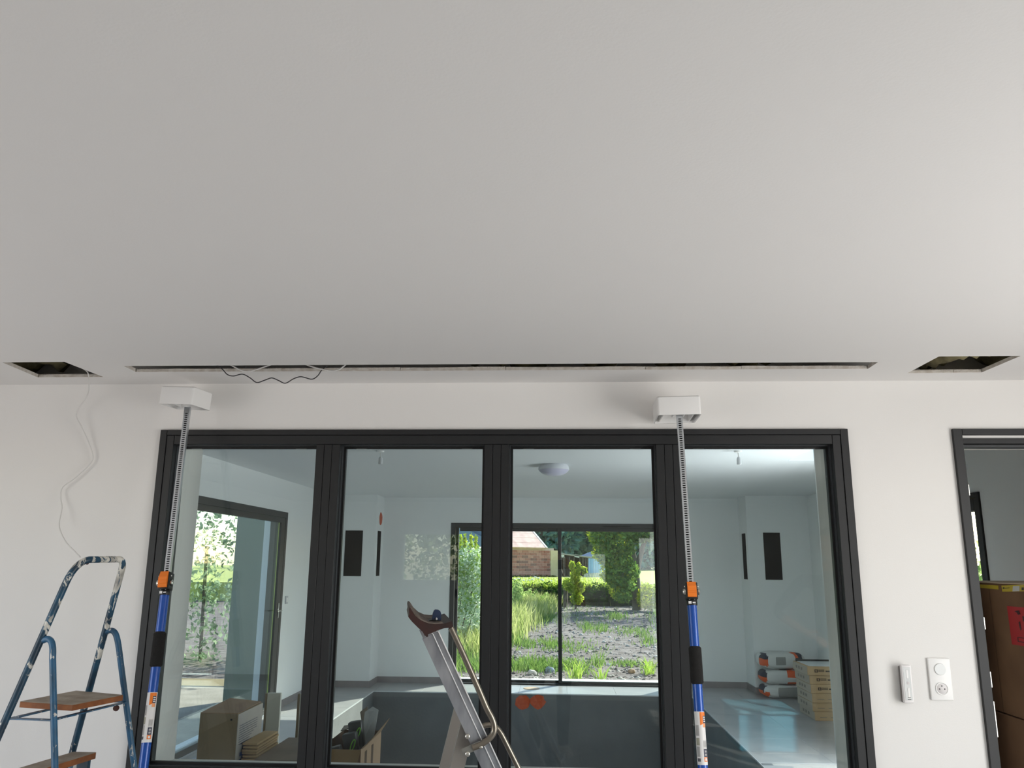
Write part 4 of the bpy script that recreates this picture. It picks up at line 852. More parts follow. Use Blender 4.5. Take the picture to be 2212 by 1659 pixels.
# ------------------------------------------------------------------ outside: ground, vegetation
rng = np.random.RandomState(11)
def smooth_noise(x, y):
    return .5 * np.sin(x * 1.7 + 1.3 * np.sin(y * .9)) + .3 * np.sin(y * 2.9 + x * 2.3 + 1.1) + .2 * np.sin(x * 5.3 - y * 4.1 + .4)
def gz(x, y):
    y = np.asarray(y, float); x = np.asarray(x, float)
    return np.interp(y, [11.2, 12.0, 30, 31], [-.045, -.03, .085, .10]) + .022 * smooth_noise(x * 1.6, y * 1.6) * np.clip((y - 11.4) / 1.2, 0, 1)
soil = mat('soil', '#4e413c', .95, vary='#7a716f', scale=5.0, bump=.9, bscale=24, detail=9)
gx, gy = np.linspace(-16, 18, 120), np.concatenate([np.linspace(11.52, 18, 90), np.linspace(18.2, 31, 60)])
XX, YY = np.meshgrid(gx, gy, indexing='ij'); ZZ = gz(XX, YY) + rng.uniform(-.010, .010, XX.shape) * np.clip((YY - 11.6), 0, 1)
n1, n2 = XX.shape; idx = np.arange(n1 * n2).reshape(n1, n2)
F = np.stack([idx[:-1, :-1], idx[1:, :-1], idx[1:, 1:], idx[:-1, 1:]], -1).reshape(-1, 4)
struct(pymesh('ground_soil', np.stack([XX, YY, ZZ], -1).reshape(-1, 3), F, soil, smooth=True))
grassm = mat('meadow', '#93a04e', .95, vary='#a9ad5c', scale=.8, bump=.5, bscale=6)
b = MB(); b.prism([(-40, 31, -.5), (-40, 31, .78), (-40, 150, 1.4), (-40, 150, -.5)], (90, 0, 0)); struct(b.build('ground_meadow', grassm, smooth=False))
b = MB()
for lo, hi in (((-60, -60, -.35), (60, YB - .2, -.13)), ((-60, YB - .2, -.35), (XL - .12, 11.5, -.13)), ((PX1 + .1, YB - .2, -.35), (60, 11.5, -.13))): b.box(lo, hi)
struct(b.build('ground_yard', mat('yard_gravel', '#a39c92', .95, vary='#8f887e', scale=3, bump=.5, bscale=30), smooth=False))

def leaf_cloud(name, blobs, n, size, m, parent=None, seed=0, hollow=.55, asp=.55):
    """n small folded leaves over ellipsoids blobs = [(centre, radii)]"""
    rn = np.random.RandomState(seed); w = np.array([r[0] * r[1] + r[1] * r[2] + r[0] * r[2] for _, r in blobs]); pick = rn.choice(len(blobs), n, p=w / w.sum())
    cen = np.array([list(c) for c, _ in blobs])[pick]; rad = np.array([list(r) for _, r in blobs])[pick]
    d = rn.normal(size=(n, 3)); d /= np.linalg.norm(d, axis=1)[:, None]; p = cen + d * rad * (hollow + (1 - hollow) * rn.rand(n, 1) ** .6 + rn.normal(scale=.05, size=(n, 1)))
    a = rn.normal(size=(n, 3)) + d * .6; a /= np.linalg.norm(a, axis=1)[:, None]; c = np.cross(a, rn.normal(size=(n, 3))); c /= np.linalg.norm(c, axis=1)[:, None]; nn_ = np.cross(a, c)
    s = size * (.55 + .9 * rn.rand(n, 1)); 
    v0 = p - a * s * .5; v1 = p + c * s * asp * .5 + nn_ * s * .08; v2 = p + a * s * .5; v3 = p - c * s * asp * .5 + nn_ * s * .08
    V = np.stack([v0, v1, v2, v3], 1).reshape(-1, 3); Fq = np.arange(n * 4).reshape(n, 4)
    o = pymesh(name, V, Fq, m, parent, tone=rn.rand(n)); o['kind'] = 'stuff'; return o
def blades(name, pts, hts, width, m, parent=None, seed=0, lean=.35):
    rn = np.random.RandomState(seed); n = len(pts); pts = np.asarray(pts, float); th = rn.rand(n) * 6.283; dr = np.stack([np.cos(th), np.sin(th), np.zeros(n)], 1); ln = rn.normal(scale=lean, size=(n, 2))
    h = np.asarray(hts, float)[:, None]; w = width * (.6 + .8 * rn.rand(n, 1))
    mid = pts + np.concatenate([ln * h * .4, h * .6], 1); tip = pts + np.concatenate([ln * h * 1.1, h], 1)
    V = np.stack([pts - dr * w / 2, pts + dr * w / 2, mid + dr * w * .35, tip, mid - dr * w * .35], 1).reshape(-1, 3)
    i = np.arange(n)[:, None] * 5; q = np.concatenate([i, i + 1, i + 2, i + 4], 1); t = np.concatenate([i + 4, i + 2, i + 3, i + 3], 1)
    t3 = np.concatenate([i + 4, i + 2, i + 3], 1)
    F3 = np.concatenate([np.concatenate([i, i + 1, i + 2], 1), np.concatenate([i, i + 2, i + 4], 1), t3], 0)
    tone = np.tile(rn.rand(n), 3); o = pymesh(name, V, F3, m, parent, tone=tone); o['kind'] = 'stuff'; return o
G1 = leaf_mat('grass_green', '#52743c', '#8fa859', .45); G2 = leaf_mat('grass_dry', '#869a4a', '#c9c98c', .5)
L1 = leaf_mat('leaf_green', '#44703a', '#93b052', .45); L2 = leaf_mat('leaf_silver', '#9dbb90', '#eef4e8', .5); L3 = leaf_mat('leaf_dark', '#22421d', '#476a2a', .3); L4 = leaf_mat('leaf_lime', '#8aa62c', '#c9cf45', .55); LF = leaf_mat('leaf_hazy', '#4d7f86', '#a9cdb4', .3)  # the hazy leaf carries distance haze in its bluish colour
def clump_px(specs, seed):
    rn = np.random.RandomState(seed); P = []; Hh = []
    for (px, py, sx, sy, n, h) in specs:
        for _ in range(n):
            q = at_z(px + rn.normal() * sx, py + rn.normal() * sy, 0.0)
            if 11.75 < q.y < 30.6: P.append((q.x, q.y, float(gz(q.x, q.y)) - .01)); Hh.append(h * rn.uniform(.5, 1.25))
    return P, Hh
# short green grass growing through the soil
spec = [(1020, 1436, 30, 7, 700, .12), (1150, 1437, 33, 6, 1100, .12), (1230, 1436, 22, 5, 260, .09), (1110, 1372, 9, 10, 400, .20), (1165, 1342, 34, 6, 600, .15), (1330, 1337, 14, 3, 260, .15), (1268, 1360, 10, 5, 200, .13), (1300, 1362, 9, 5, 150, .12), (1370, 1368, 26, 5, 260, .11), (1405, 1385, 14, 6, 150, .13),
        (1130, 1393, 15, 5, 260, .11), (1190, 1392, 18, 5, 260, .11), (1240, 1400, 30, 6, 260, .09), (1350, 1432, 20, 3, 250, .07), (1425, 1340, 14, 9, 250, .2), (1250, 1330, 60, 8, 300, .12), (1000, 1400, 25, 20, 900, .18), (960, 1440, 20, 6, 400, .13)]
P, Hh = clump_px(spec, 5); tag(blades('short_grass', P, Hh, .018, G1, seed=5), 'short green grass growing in patches through the rubble soil', 'grass')
for i, (px, py, n, h, lab) in enumerate([(1243, 1462, 60, .26, 'bright tuft of long grass just outside the sliding door'), (1297, 1464, 35, .22, 'smaller bright grass tuft right of the long one by the door'), (1400, 1452, 60, .24, 'grass tuft outside the door next to the right mullion'), (1263, 1452, 40, .28, 'thin tall grass tuft behind the bright one by the door'), (1290, 1438, 45, .25, 'grey-green grass tuft a step further out from the door')]):
    P, Hh = clump_px([(px, py, 7, 2.2, n, h)], 20 + i); tag(blades('grass_tuft', P, Hh, .014, leaf_mat('tuft_lime', '#7fa63a', '#c3d66a', .55) if i < 3 and 'tuft_lime' not in MATS else MATS['tuft_lime'] if i < 3 else G1, seed=30 + i, lean=.45), lab, 'grass', 'grass tufts by the sliding door'); C.objects[-1]['kind'] = 'thing'
# tall weeds along the left
spec = [(1115, 1345, 20, 13, 1500, .55), (1145, 1328, 24, 8, 1300, .5), (1178, 1317, 16, 5, 700, .45), (1085, 1360, 20, 14, 1100, .55), (1020, 1390, 22, 14, 1100, .35), (1200, 1312, 12, 3, 250, .4)]
P, Hh = clump_px(spec, 8); tag(blades('tall_weeds', P, Hh, .022, G2, seed=8, lean=.22), 'tall yellow-green weeds between the bush and the soil', 'weeds')
spec = [(1130, 1312, 25, 5, 500, .75), (1110, 1330, 12, 10, 400, .8)]; P, Hh = clump_px(spec, 9)
leaf_o = leaf_cloud('leafy_weeds', [((p[0], p[1], p[2] + h * .55), (.1, .1, h * .5)) for p, h in zip(P[::9], Hh[::9])], 8500, .075, leaf_mat('weed_leaf', '#6b9440', '#c9d78c', .5), seed=9); tag(leaf_o, 'leafy green weeds standing in front of the hedge', 'weeds')
# edge strip under the hedge
spec = [(1230 + 22 * k, 1309, 10, 1.6, 130, .28) for k in range(10)]; P, Hh = clump_px(spec, 12); tag(blades('edge_grass', P, Hh, .025, G2, seed=12), 'dry grass along the foot of the hedge', 'grass')
# rubble
n = 7500; rn = np.random.RandomState(4); y = 11.8 + 18 * rn.rand(n) ** 1.7; x = -2.6 + (rn.rand(n) - .35) * (2.2 + y * .32); s = (.010 + .035 * rn.rand(n) ** 3) * (1 + (y - 12) * .03)
base = np.array([(1, 0, 0), (-1, 0, 0), (0, 1, 0), (0, -1, 0), (0, 0, 1), (0, 0, -1)], float); fo = np.array([(0, 2, 4), (2, 1, 4), (1, 3, 4), (3, 0, 4), (2, 0, 5), (1, 2, 5), (3, 1, 5), (0, 3, 5)])
V = base[None] * (s[:, None, None] * (.6 + .8 * rn.rand(n, 6, 1))) * np.array([1.2, 1, .7]); th = rn.rand(n) * 6.28; Rm = np.stack([np.cos(th), -np.sin(th), np.sin(th), np.cos(th)], 1).reshape(n, 2, 2); V[:, :, :2] = np.einsum('nij,nkj->nki', Rm, V[:, :, :2])
V += np.stack([x, y, gz(x, y)], 1)[:, None]
stm = leaf_mat('rubble_stone', '#6b6461', '#c9c4bd', .0)
ob = pymesh('rubble', V.reshape(-1, 3), (fo[None] + np.arange(n)[:, None, None] * 6).reshape(-1, 3), stm, tone=np.repeat(rn.rand(n) ** 2, 8)); ob['kind'] = 'stuff'; tag(ob, 'grey stones and rubble strewn over the soil', 'rubble')
for i, (px, py, w_, lab) in enumerate([(1150, 1452, .12, 'pale lump of stone near the door among the grass, the left one'), (1188, 1447, .16, 'bluish block of stone outside the left door leaf'), (1316, 1434, .09, 'flat white stone lying on the soil right of the grass tufts'), (1364, 1452, .10, 'brown stone lying near the right grass tuft')]):
    q = at_z(px, py, 0); b = MB(); b.box((q.x - w_ / 2, q.y - w_ * .4, gz(q.x, q.y) - .02), (q.x + w_ / 2, q.y + w_ * .4, gz(q.x, q.y) + (.03 if i == 2 else w_ * .5)), rot=Euler((.2, .15, .5 + i)).to_matrix(), bevel=w_ * .18)
    tag(b.build('stone', mat('stone_%s' % 'abcd'[i], ('#c4bfba', '#93a0b4', '#e3e3e0', '#a18468')[i], .9, vary=('#a39d97', '#77808f', '#d0cfcb', '#80664f')[i], scale=20)), lab, 'stone')

def plant(name, loc, label, cat, group=None): return empty(name, loc, label, cat, group)
bark = mat('bark', '#6a5c50', .95, vary='#4b4139', scale=14, bump=.8, bscale=30, stretch=(1, 1, .3))
# big bush at the left edge of the far door
t = plant('garden_bush', (-2.15, 16.2, 0), 'tall silvery green bush growing outside the left door leaf', 'bush')
bl = []
for (px, py, rx, rz) in ((975, 1225, .5, .5), (1010, 1215, .34, .42), (1035, 1235, .32, .45), (1000, 1270, .45, .5), (1040, 1290, .36, .45), (985, 1330, .5, .45), (1030, 1340, .40, .40), (950, 1270, .6, .8)):
    q = at_y(px, py, 16.2); bl.append(((q.x, q.y + .2, q.z), (rx, .5, rz)))
leaf_cloud('foliage', bl, 9000, .065, L2, t, 21, hollow=.7); leaf_cloud('new_leaves', bl[:4], 2200, .07, leaf_mat('leaf_fresh', '#6f9a3c', '#b9cc6a', .5), t, 22, hollow=.85)
sh_ = []
for px in (1004, 1017, 1028, 995): q = at_y(px, 1178, 16.2); sh_ += [((q.x, q.y, q.z + dz), (.035, .035, .07)) for dz in (.0, .09, .17)]
leaf_cloud('shoots', sh_, 420, .05, L4, t, 23, hollow=.3)
b = MB()
for k in range(7): b.tube([(-2.15 + .1 * k - .3, 16.3, 0), (-2.2 + .2 * k - .45, 16.4, 1.2)], .015, 6)
b.build('stems', bark, t)
t = plant('garden_bush', (-1.3, 18.5, 0), 'dark green bush low down behind the silvery one', 'bush'); q = at_y(1015, 1385, 18)
leaf_cloud('foliage', [((q.x, 18.5, .5), (.8, .5, .55)), ((q.x - .9, 18.6, .6), (.8, .5, .6))], 4200, .08, L1, t, 24, hollow=.7)
b = MB(); b.tube([(q.x, 18.5, 0), (q.x, 18.5, .5)], .03, 6); b.build('stems', bark, t)
# hedge bank
h_ = plant('hedge', (2.5, 30.4, .05), 'clipped hedge, shaded front and sunlit top in its leaf colours, running along the far edge of the soil', 'hedge')
leaf_cloud('foliage', [((-6 + .62 * k, 30.5 + .1 * math.sin(k), .43), (.5, .38, .44 + .03 * math.sin(k * 2.3))) for k in range(31)], 16000, .10, L3, h_, 31, hollow=.75)
leaf_cloud('sunlit_top_leaves', [((-6 + .62 * k, 30.55, .78), (.5, .4, .10)) for k in range(31)], 5200, .09, leaf_mat('hedge_top_sunlit', '#7f9a35', '#b7c455', .5), h_, 32, hollow=.4)  # paler than the dark front leaves: sunlit top put into the colour
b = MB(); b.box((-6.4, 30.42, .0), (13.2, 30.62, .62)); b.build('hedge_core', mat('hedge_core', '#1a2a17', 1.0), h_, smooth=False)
# young shrub and post in front of the hedge
t = plant('young_shrub', (.62, 28, .1), 'upright lime green shrub standing in front of the hedge', 'shrub'); bl = []
for (px, py, rx, rz) in ((1243, 1245, .18, .25), (1236, 1222, .10, .16), (1251, 1225, .10, .16), (1262, 1232, .10, .13), (1240, 1270, .22, .25), (1246, 1293, .22, .2), (1225, 1262, .15, .2), (1256, 1268, .12, .2)):
    q = at_y(px, py, 28); bl.append(((q.x, q.y, q.z), (rx, rx, rz)))
leaf_cloud('foliage', bl, 2400, .10, leaf_mat('shrub_lime', '#7d9c2a', '#d3dc58', .55), t, 33, hollow=.3); b = MB(); b.tube([(.62, 28, .05), (.62, 28, 1.2)], .03, 6); b.tube([(.62, 28, .5), (.8, 28, 1.3)], .02, 6); b.build('stems', bark, t)
q = at_y(1222, 1309, 28.2); b = MB(); b.tube([(q.x, q.y, q.z - .05), (q.x, q.y, q.z + .35), (q.x + .02, q.y, q.z + .72)], [.09, .08, .075], 8); tag(b.build('wooden_post', bark), 'old wooden post left of the lime green shrub', 'post')
# tree with a thick trunk on the right
t = plant('garden_tree', (2.67, 28, .1), 'broad leafy tree with a thick grey trunk at the right of the far door', 'tree')
q0, q1, q2 = at_y(1377, 1316, 28), at_y(1374, 1262, 28), at_y(1366, 1200, 28)
b = MB(); b.tube(bez([q0 - Vector((0, 0, .1)), q1, q2, q2 + Vector((-.2, 0, 1.6))], 6), [.20] + [.175 - .004 * k for k in range(18)], 10); b.tube(bez([q1 + Vector((0, 0, .3)), q2 + Vector((.4, 0, .4)), q2 + Vector((.9, 0, 1.6))], 5), [.1 - .005 * k for k in range(11)], 8); b.build('trunk', mat('tree_bark', '#7a7268', .95, vary='#565048', scale=8, bump=.8, bscale=20, stretch=(1, 1, .3)), t)
bl = []
for (px, py, rx, rz) in ((1302, 1160, .40, .45), (1312, 1195, .40, .4), (1340, 1170, .6, .6), (1335, 1215, .5, .45), (1330, 1245, .4, .35), (1350, 1262, .4, .3), (1345, 1286, .3, .25), (1358, 1235, .35, .4), (1385, 1150, .6, .35), (1420, 1145, .7, .35), (1310, 1120, .7, .7), (1390, 1100, 1.2, .8), (1330, 1060, 1.3, 1.0)):
    q = at_y(px, py, 27.6); bl.append(((q.x, q.y, q.z), (rx, .7, rz)))
leaf_cloud('foliage', bl, 15000, .13, L1, t, 34, hollow=.45); leaf_cloud('sunlit_tint_leaves', [((c[0] - .12, c[1] + .2, c[2] + .1), r) for c, r in bl[:9]], 2600, .12, L4, t, 35, hollow=.8)  # lime leaves put the sunlit parts of the crown into the colour
t = plant('garden_bush', (3.6, 27.5, .1), 'sunlit bush right of the thick tree trunk', 'bush'); q = at_y(1408, 1290, 27.5); leaf_cloud('foliage', [((q.x, q.y, q.z), (.5, .4, .42)), ((q.x + .6, q.y, q.z), (.5, .4, .45))], 2600, .1, L4, t, 36, hollow=.6); b = MB(); b.tube([(q.x, q.y, 0), (q.x, q.y, .5)], .03, 6); b.build('stems', bark, t)
# wooded slope behind everything
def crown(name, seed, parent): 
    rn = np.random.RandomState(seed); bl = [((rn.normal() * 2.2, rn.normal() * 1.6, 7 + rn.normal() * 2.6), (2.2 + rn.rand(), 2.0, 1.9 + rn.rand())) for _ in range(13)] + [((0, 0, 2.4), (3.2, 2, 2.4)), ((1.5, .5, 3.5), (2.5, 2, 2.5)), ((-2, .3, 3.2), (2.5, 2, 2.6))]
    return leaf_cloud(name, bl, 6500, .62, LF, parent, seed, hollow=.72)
protos = []
rnF = random.Random(5); nfar = 0
for k in range(16):
    xx = -16 + k * 2.35 + rnF.uniform(-.6, .6) + (8 if k >= 14 else 0); yy = 88 + rnF.uniform(-6, 8) + (6 if k % 2 else 0)
    if k < 3:
        t = empty('forest_tree', (0, 0, 0), 'broadleaf tree with distance haze in its leaf colour on the wooded slope behind the house', 'tree', 'trees on the wooded slope'); cr_ = crown('foliage', 50 + k, t); b = MB(); b.tube([(0, 0, -.5), (0, 0, 5)], .25, 8); b.build('trunk', bark, t); protos.append(t)
    else: t = copy_tree(protos[k % 3])
    t.location = (xx, yy, .8); t.rotation_euler = (0, 0, rnF.uniform(0, 6.28)); s_ = rnF.uniform(.85, 1.2); t.scale = (s_, s_, s_)
# ------------------------------------------------------------------ brick farmhouse and shed beyond the hedge
HC = Vector((-3.43, 44.0, .74)); hd_ = Vector((.75, .66, 0)).normalized(); hn = Vector((.66, -.75, 0)).normalized(); HLn = 4.32; HZ = 2.44
hs = empty('farmhouse', HC, 'brick farmhouse with a pale pink roof seen through the far door', 'house')
brickm = [mat('brick_red', '#b0776a', .9, vary='#9c6357', scale=9), mat('brick_pale', '#c28f82', .9, vary='#b07c6e', scale=9), mat('brick_dark', '#7a5550', .9, vary='#8d645b', scale=9)]
mortar = mat('mortar', '#c2aca2', .95)
b = MB(); b.prism([HC, HC + hd_ * HLn, HC + hd_ * HLn - hn * 4, HC - hn * 4], (0, 0, HZ - HC.z)); wl = b.build('wall', mortar, hs, smooth=False)
rnB = random.Random(2); cH, cL = .142, .40; cache = {}
rows = int((HZ - HC.z) / cH)
for r_ in range(rows):
    s_ = -(cL / 2 if r_ % 2 else 0)
    while s_ < HLn - .30:
        a, c = max(0, s_) + .008, min(HLn - .28, s_ + cL) - .008; s_ += cL
        if c - a < .05: continue
        z0, z1 = HC.z + r_ * cH + .008, HC.z + (r_ + 1) * cH - .008
        b = MB(); p = HC + hd_ * a; q = HC + hd_ * c; d_ = .012 + rnB.uniform(0, .008)
        b.prism([Vector((p.x, p.y, z0)), Vector((q.x, q.y, z0)), Vector((q.x, q.y, z1)), Vector((p.x, p.y, z1))], hn * d_); b.build('brick', brickm[2] if (r_ == 0 or rnB.random() < .16) else rnB.choice(brickm[:2]), wl, smooth=False)
cream = mat('cream_render', '#d9c39c', .9)
p = HC + hd_ * (HLn - .27); q = HC + hd_ * (HLn + .25); b = MB(); b.prism([p, q, q + hn * .06, p + hn * .06], (0, 0, HZ - HC.z - .12)); b.build('corner_pillar', cream, hs, smooth=False)
# gable side with slate cladding, brick below
gd = -hn; slate = mat('slate', '#56708a', .6, vary='#647d96', scale=6)
g0, g1 = HC.copy(), HC + gd * 5.2
b = MB(); b.prism([Vector((g0.x, g0.y, HZ - .05)), Vector((g1.x, g1.y, HZ - .05)), Vector((g1.x, g1.y, HZ + 3.9)), Vector((g0.x, g0.y, HZ + .02))], -hd_ * .05); b.build('gable_cladding', slate, hs, smooth=False)
g2 = Vector((-9.5, 47.2, HZ - .05)); b = MB(); b.prism([Vector((g0.x, g0.y, HZ - .05)), g2, g2 + Vector((0, 0, 3.2)), Vector((g0.x - .05, g0.y + .02, HZ + .25))], (0, .12, 0)); b.build('slate_wall', slate, hs, smooth=False)
b = MB(); b.prism([Vector((g0.x, g0.y, HC.z)), Vector((g2.x, g2.y, HC.z)), Vector((g2.x, g2.y, HZ - .06)), Vector((g0.x, g0.y, HZ - .06))], (0, .12, 0)); b.build('side_wall', brickm[2], hs, smooth=False)
# roof of tile courses
rv = (-hn * 5.0 + Vector((0, 0, 3.85))); e0 = HC + hd_ * -.06 + hn * .22; e0.z = HZ - .05; e1 = HC + hd_ * (HLn - .75) + hn * .22; e1.z = HZ - .05
roofm = mat('roof_pink', '#c9a39a', .85, vary='#dcbdb2', scale=3.5); nr = hd_.cross(rv).normalized()
if nr.z < 0: nr = -nr
b = MB(); b.prism([e0, e1, e1 + rv, e0 + rv], nr * .06); rf = b.build('roof', roofm, hs, smooth=False)
for k in range(14):
    a = e0 + rv * (k / 14); c = e1 + rv * (k / 14); st = rv / 14 * .96; b = MB(); b.prism([a + nr * .061, c + nr * .061, c + st + nr * .061, a + st + nr * .061], nr * .02); b.build('roof_course', roofm, rf, smooth=False)
b = MB(); b.bar(e1 + nr * .07, e1 + rv + nr * .07, .12, .05, nr); b.build('verge', mat('verge_white', '#e2d9d4', .8), hs, smooth=False)
# shed
SY_ = 47.0
sd0 = empty('open_shed', (.8, SY_, .76), 'low open timber shed joined to the right of the brick house', 'shed')
def sq(px, py, Y=SY_): return at_y(px, py, Y)
shw = mat('shed_timber', '#6d6259', .9, vary='#4f463f', scale=5); shd = mat('shed_dark', '#2b201d', .95)
def span(name, pts, dep, m, par): b = MB(); b.prism([sq(*p) for p in pts], (0, dep, 0)); return b.build(name, m, par, smooth=False)
span('roof', [(1167, 1189.5), (1290, 1204), (1290, 1206.5), (1167, 1192)], 2.2, mat('shed_roof', '#a9a29a', .8), sd0)
b = MB(); b.prism([sq(1196, 1196, SY_ + 2), sq(1272, 1205, SY_ + 2), sq(1272, 1249, SY_ + 2), sq(1196, 1252, SY_ + 2)], (0, .1, 0)); b.build('back_wall', shd, sd0, smooth=False)
for k, px in enumerate((1217, 1220, 1230, 1240.5, 1252, 1259.5, 1265.5, 1269.5)): span('post', [(px - 1, 1203 if px < 1260 else 1206), (px + 1, 1203 if px < 1260 else 1206), (px + 1, 1250), (px - 1, 1250)], .12, shw, sd0)
for a, c in ((1209, 1219), (1241, 1252)): span('white_sheet', [(a, 1197.5), (c, 1199), (c, 1205), (a, 1203)], .05, mat('sheet_cream', '#dcd8ca', .8), sd0)
span('leaning_board', [(1211, 1227), (1212.5, 1226), (1222, 1247), (1219, 1249)], .05, mat('board_pink', '#b39a8c', .9), sd0)
bluem_ = mat('blue_sheet', '#8fb4d6', .5, vary='#a6c5df', scale=1.5)
bs_ = empty('sheet_fence', (1.8, 46.8, .76), 'light blue corrugated metal sheets beside the shed', 'fence')
for k in range(7): a = 1271 + k * 5.4; span('metal_sheet', [(a, 1206 + k * .4), (a + 5.0, 1206.3 + k * .4), (a + 5.0, 1238), (a, 1238)], .08 + .03 * (k % 2), bluem_, bs_)
pf = empty('plank_fence', (2.0, 46.5, .76), 'low cream plank fence under the blue metal sheets', 'fence')
for k in range(10): a = 1261.5 + k * 5.0; b = MB(); b.prism([sq(a, 1239 - k * .3, 46.5), sq(a + 4.4, 1238.7 - k * .3, 46.5), sq(a + 4.4, 1250, 46.5), sq(a, 1250, 46.5)], (0, .05 + .02 * (k % 2), 0)); b.build('plank', mat('plank_cream', '#dfd3bd', .85), pf, smooth=False)
rf2 = empty('far_shed', (2.0, 55, .76), 'distant shed whose violet-blue roof shows behind the open shed', 'shed'); b = MB(); b.prism([sq(1255, 1200, 55), sq(1282, 1189.5, 55), sq(1282, 1203, 55), sq(1256, 1203, 55)], (0, 3, 0)); b.build('roof', mat('violet_roof', '#7f8bc4', .6), rf2, smooth=False)
b = MB(); b.prism([sq(1250, 1203.2, 55), sq(1292, 1203.2, 55), sq(1292, 1248, 55), sq(1250, 1248, 55)], (0, 3, 0)); b.build('wall', shw, rf2, smooth=False)
# white umbels at the foot of the house
um = MB(); rnU = random.Random(9); pu = []
for (px, py) in ((1112, 1252), (1120, 1250), (1131, 1254), (1137, 1256), (1156, 1247), (1163, 1249), (1170, 1252), (1172, 1254), (1124, 1273), (1150, 1252), (1190, 1255), (1143, 1254)):
    ctr = at_y(px, py, 36); e_ = empty('umbel_flower', (ctr.x, ctr.y, .8), 'white umbel flower standing in the meadow before the brick house', 'flower', 'white umbels before the house')
    b = MB(); b.lathe((ctr.x, ctr.y, ctr.z), [(.02, -.03), (.075, 0), (.06, .025), (.01, .035)], 9); b.build('flower_head', mat('umbel_white', '#e4e6dc', .8), e_); b = MB(); b.tube([(ctr.x, ctr.y, .78), (ctr.x, ctr.y, max(.79, ctr.z - .02))], .01, 5); b.build('stem', mat('umbel_stem', '#7c8f4b', .8), e_)
P = []; rn = np.random.RandomState(17)
for _ in range(2600): q = (rn.uniform(-4.5, 3.5), rn.uniform(31.2, 44), .78); P.append(q)
tag(blades('meadow_grass', P, rn.uniform(.06, .16, len(P)), .04, leaf_mat('meadow_blade', '#8aa03a', '#c6cf66', .5), seed=17), 'sunlit meadow grass between the hedge and the farmhouse', 'grass')
P = [(rn.uniform(-3.4, .0), 0, 0) for _ in range(60)]
t = empty('dark_bush', (-1.6, 43.2, .76), 'dark low growth along the foot of the brick wall', 'bush'); leaf_cloud('foliage', [((HC + hd_ * s_ + hn * .35) + Vector((0, 0, .06)), (.35, .2, .16)) for s_ in np.linspace(.2, 3.9, 9)], 2600, .08, L3, t, 41, hollow=.4)
b = MB(); b.bar(HC + hn * .3, HC + hd_ * 3.9 + hn * .3, .05, .05); b.build('stems', bark, t)

# ------------------------------------------------------------------ outside the left sliding door, the hall window and the back windows
t = plant('garden_hedge', (-7.0, 8, -.13), 'tall dark hedge outside the left sliding door', 'hedge')
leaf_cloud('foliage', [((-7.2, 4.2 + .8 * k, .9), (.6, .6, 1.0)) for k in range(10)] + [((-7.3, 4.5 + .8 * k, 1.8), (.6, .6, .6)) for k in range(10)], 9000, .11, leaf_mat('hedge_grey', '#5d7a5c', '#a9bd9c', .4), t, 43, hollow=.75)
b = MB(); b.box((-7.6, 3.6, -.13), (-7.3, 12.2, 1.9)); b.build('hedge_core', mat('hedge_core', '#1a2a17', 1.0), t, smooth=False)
b = MB(); b.box((-3.75, 9.35, -.13), (-3.30, 9.6, 2.9)); struct(b.build('wall_outside', mat('outside_wall', '#7d8476', .9), smooth=False))
t = plant('garden_bush', (-6.5, 13.5, -.13), 'loose grey-green bushes seen through the left sliding door', 'bush')
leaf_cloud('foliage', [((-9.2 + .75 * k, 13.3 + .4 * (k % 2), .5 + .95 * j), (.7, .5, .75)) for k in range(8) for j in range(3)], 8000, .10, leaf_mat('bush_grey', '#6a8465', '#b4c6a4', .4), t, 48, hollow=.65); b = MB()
for k in range(6): b.tube([(-8.8 + k, 13.4, -.13), (-8.9 + k, 13.5, 1.8)], .03, 6)
b.build('stems', bark, t)
t = plant('garden_tree', (-2.2, -9, -.13), 'leafy tree outside the back window, seen mirrored in the glass', 'tree')
leaf_cloud('foliage', [((-2.8 + .8 * k, -8.6, 1.4 + 1.1 * j), (.8, .6, .8)) for k in range(4) for j in range(3)], 7000, .12, leaf_mat('tree_pale', '#6d8350', '#b3bf8a', .4), t, 44, hollow=.6)
b = MB(); b.tube([(-1.8, -9, -.13), (-1.8, -9, 2.5)], .12, 8); b.build('trunk', bark, t)
nh = empty('neighbour_house', (3, -14, -.13), 'white neighbouring house mirrored in the third pane', 'house'); b = MB(); b.box((1.5, -16, -.13), (7.5, -12, 2.6)); b.build('wall', mat('white_render', '#e3e1e6', .9), nh, smooth=False); b = MB(); b.prism([(1.2, -16.3, 2.6), (1.2, -11.7, 2.6), (1.2, -14, 4.4)], (6.6, 0, 0)); b.build('roof', mat('roof_grey', '#9aa0ad', .8), nh, smooth=False)
for nm_, x0, x1, z0, z1 in (('window_3', BWA[0], BWA[1], BWA[2], BWA[3]), ('window_4', BWB[0], BWB[1], BWB[2], BWB[3])):
    w_ = struct(empty(nm_)); f_ = .05
    for lo, hi in (((x0, YB - .12, z0), (x0 + f_, YB - .05, z1)), ((x1 - f_, YB - .12, z0), (x1, YB - .05, z1)), ((x0 + f_, YB - .12, z1 - f_), (x1 - f_, YB - .05, z1)), ((x0 + f_, YB - .12, z0), (x1 - f_, YB - .05, z0 + f_))): b = MB(); b.box(lo, hi); b.build('frame', whitep, w_, smooth=False)
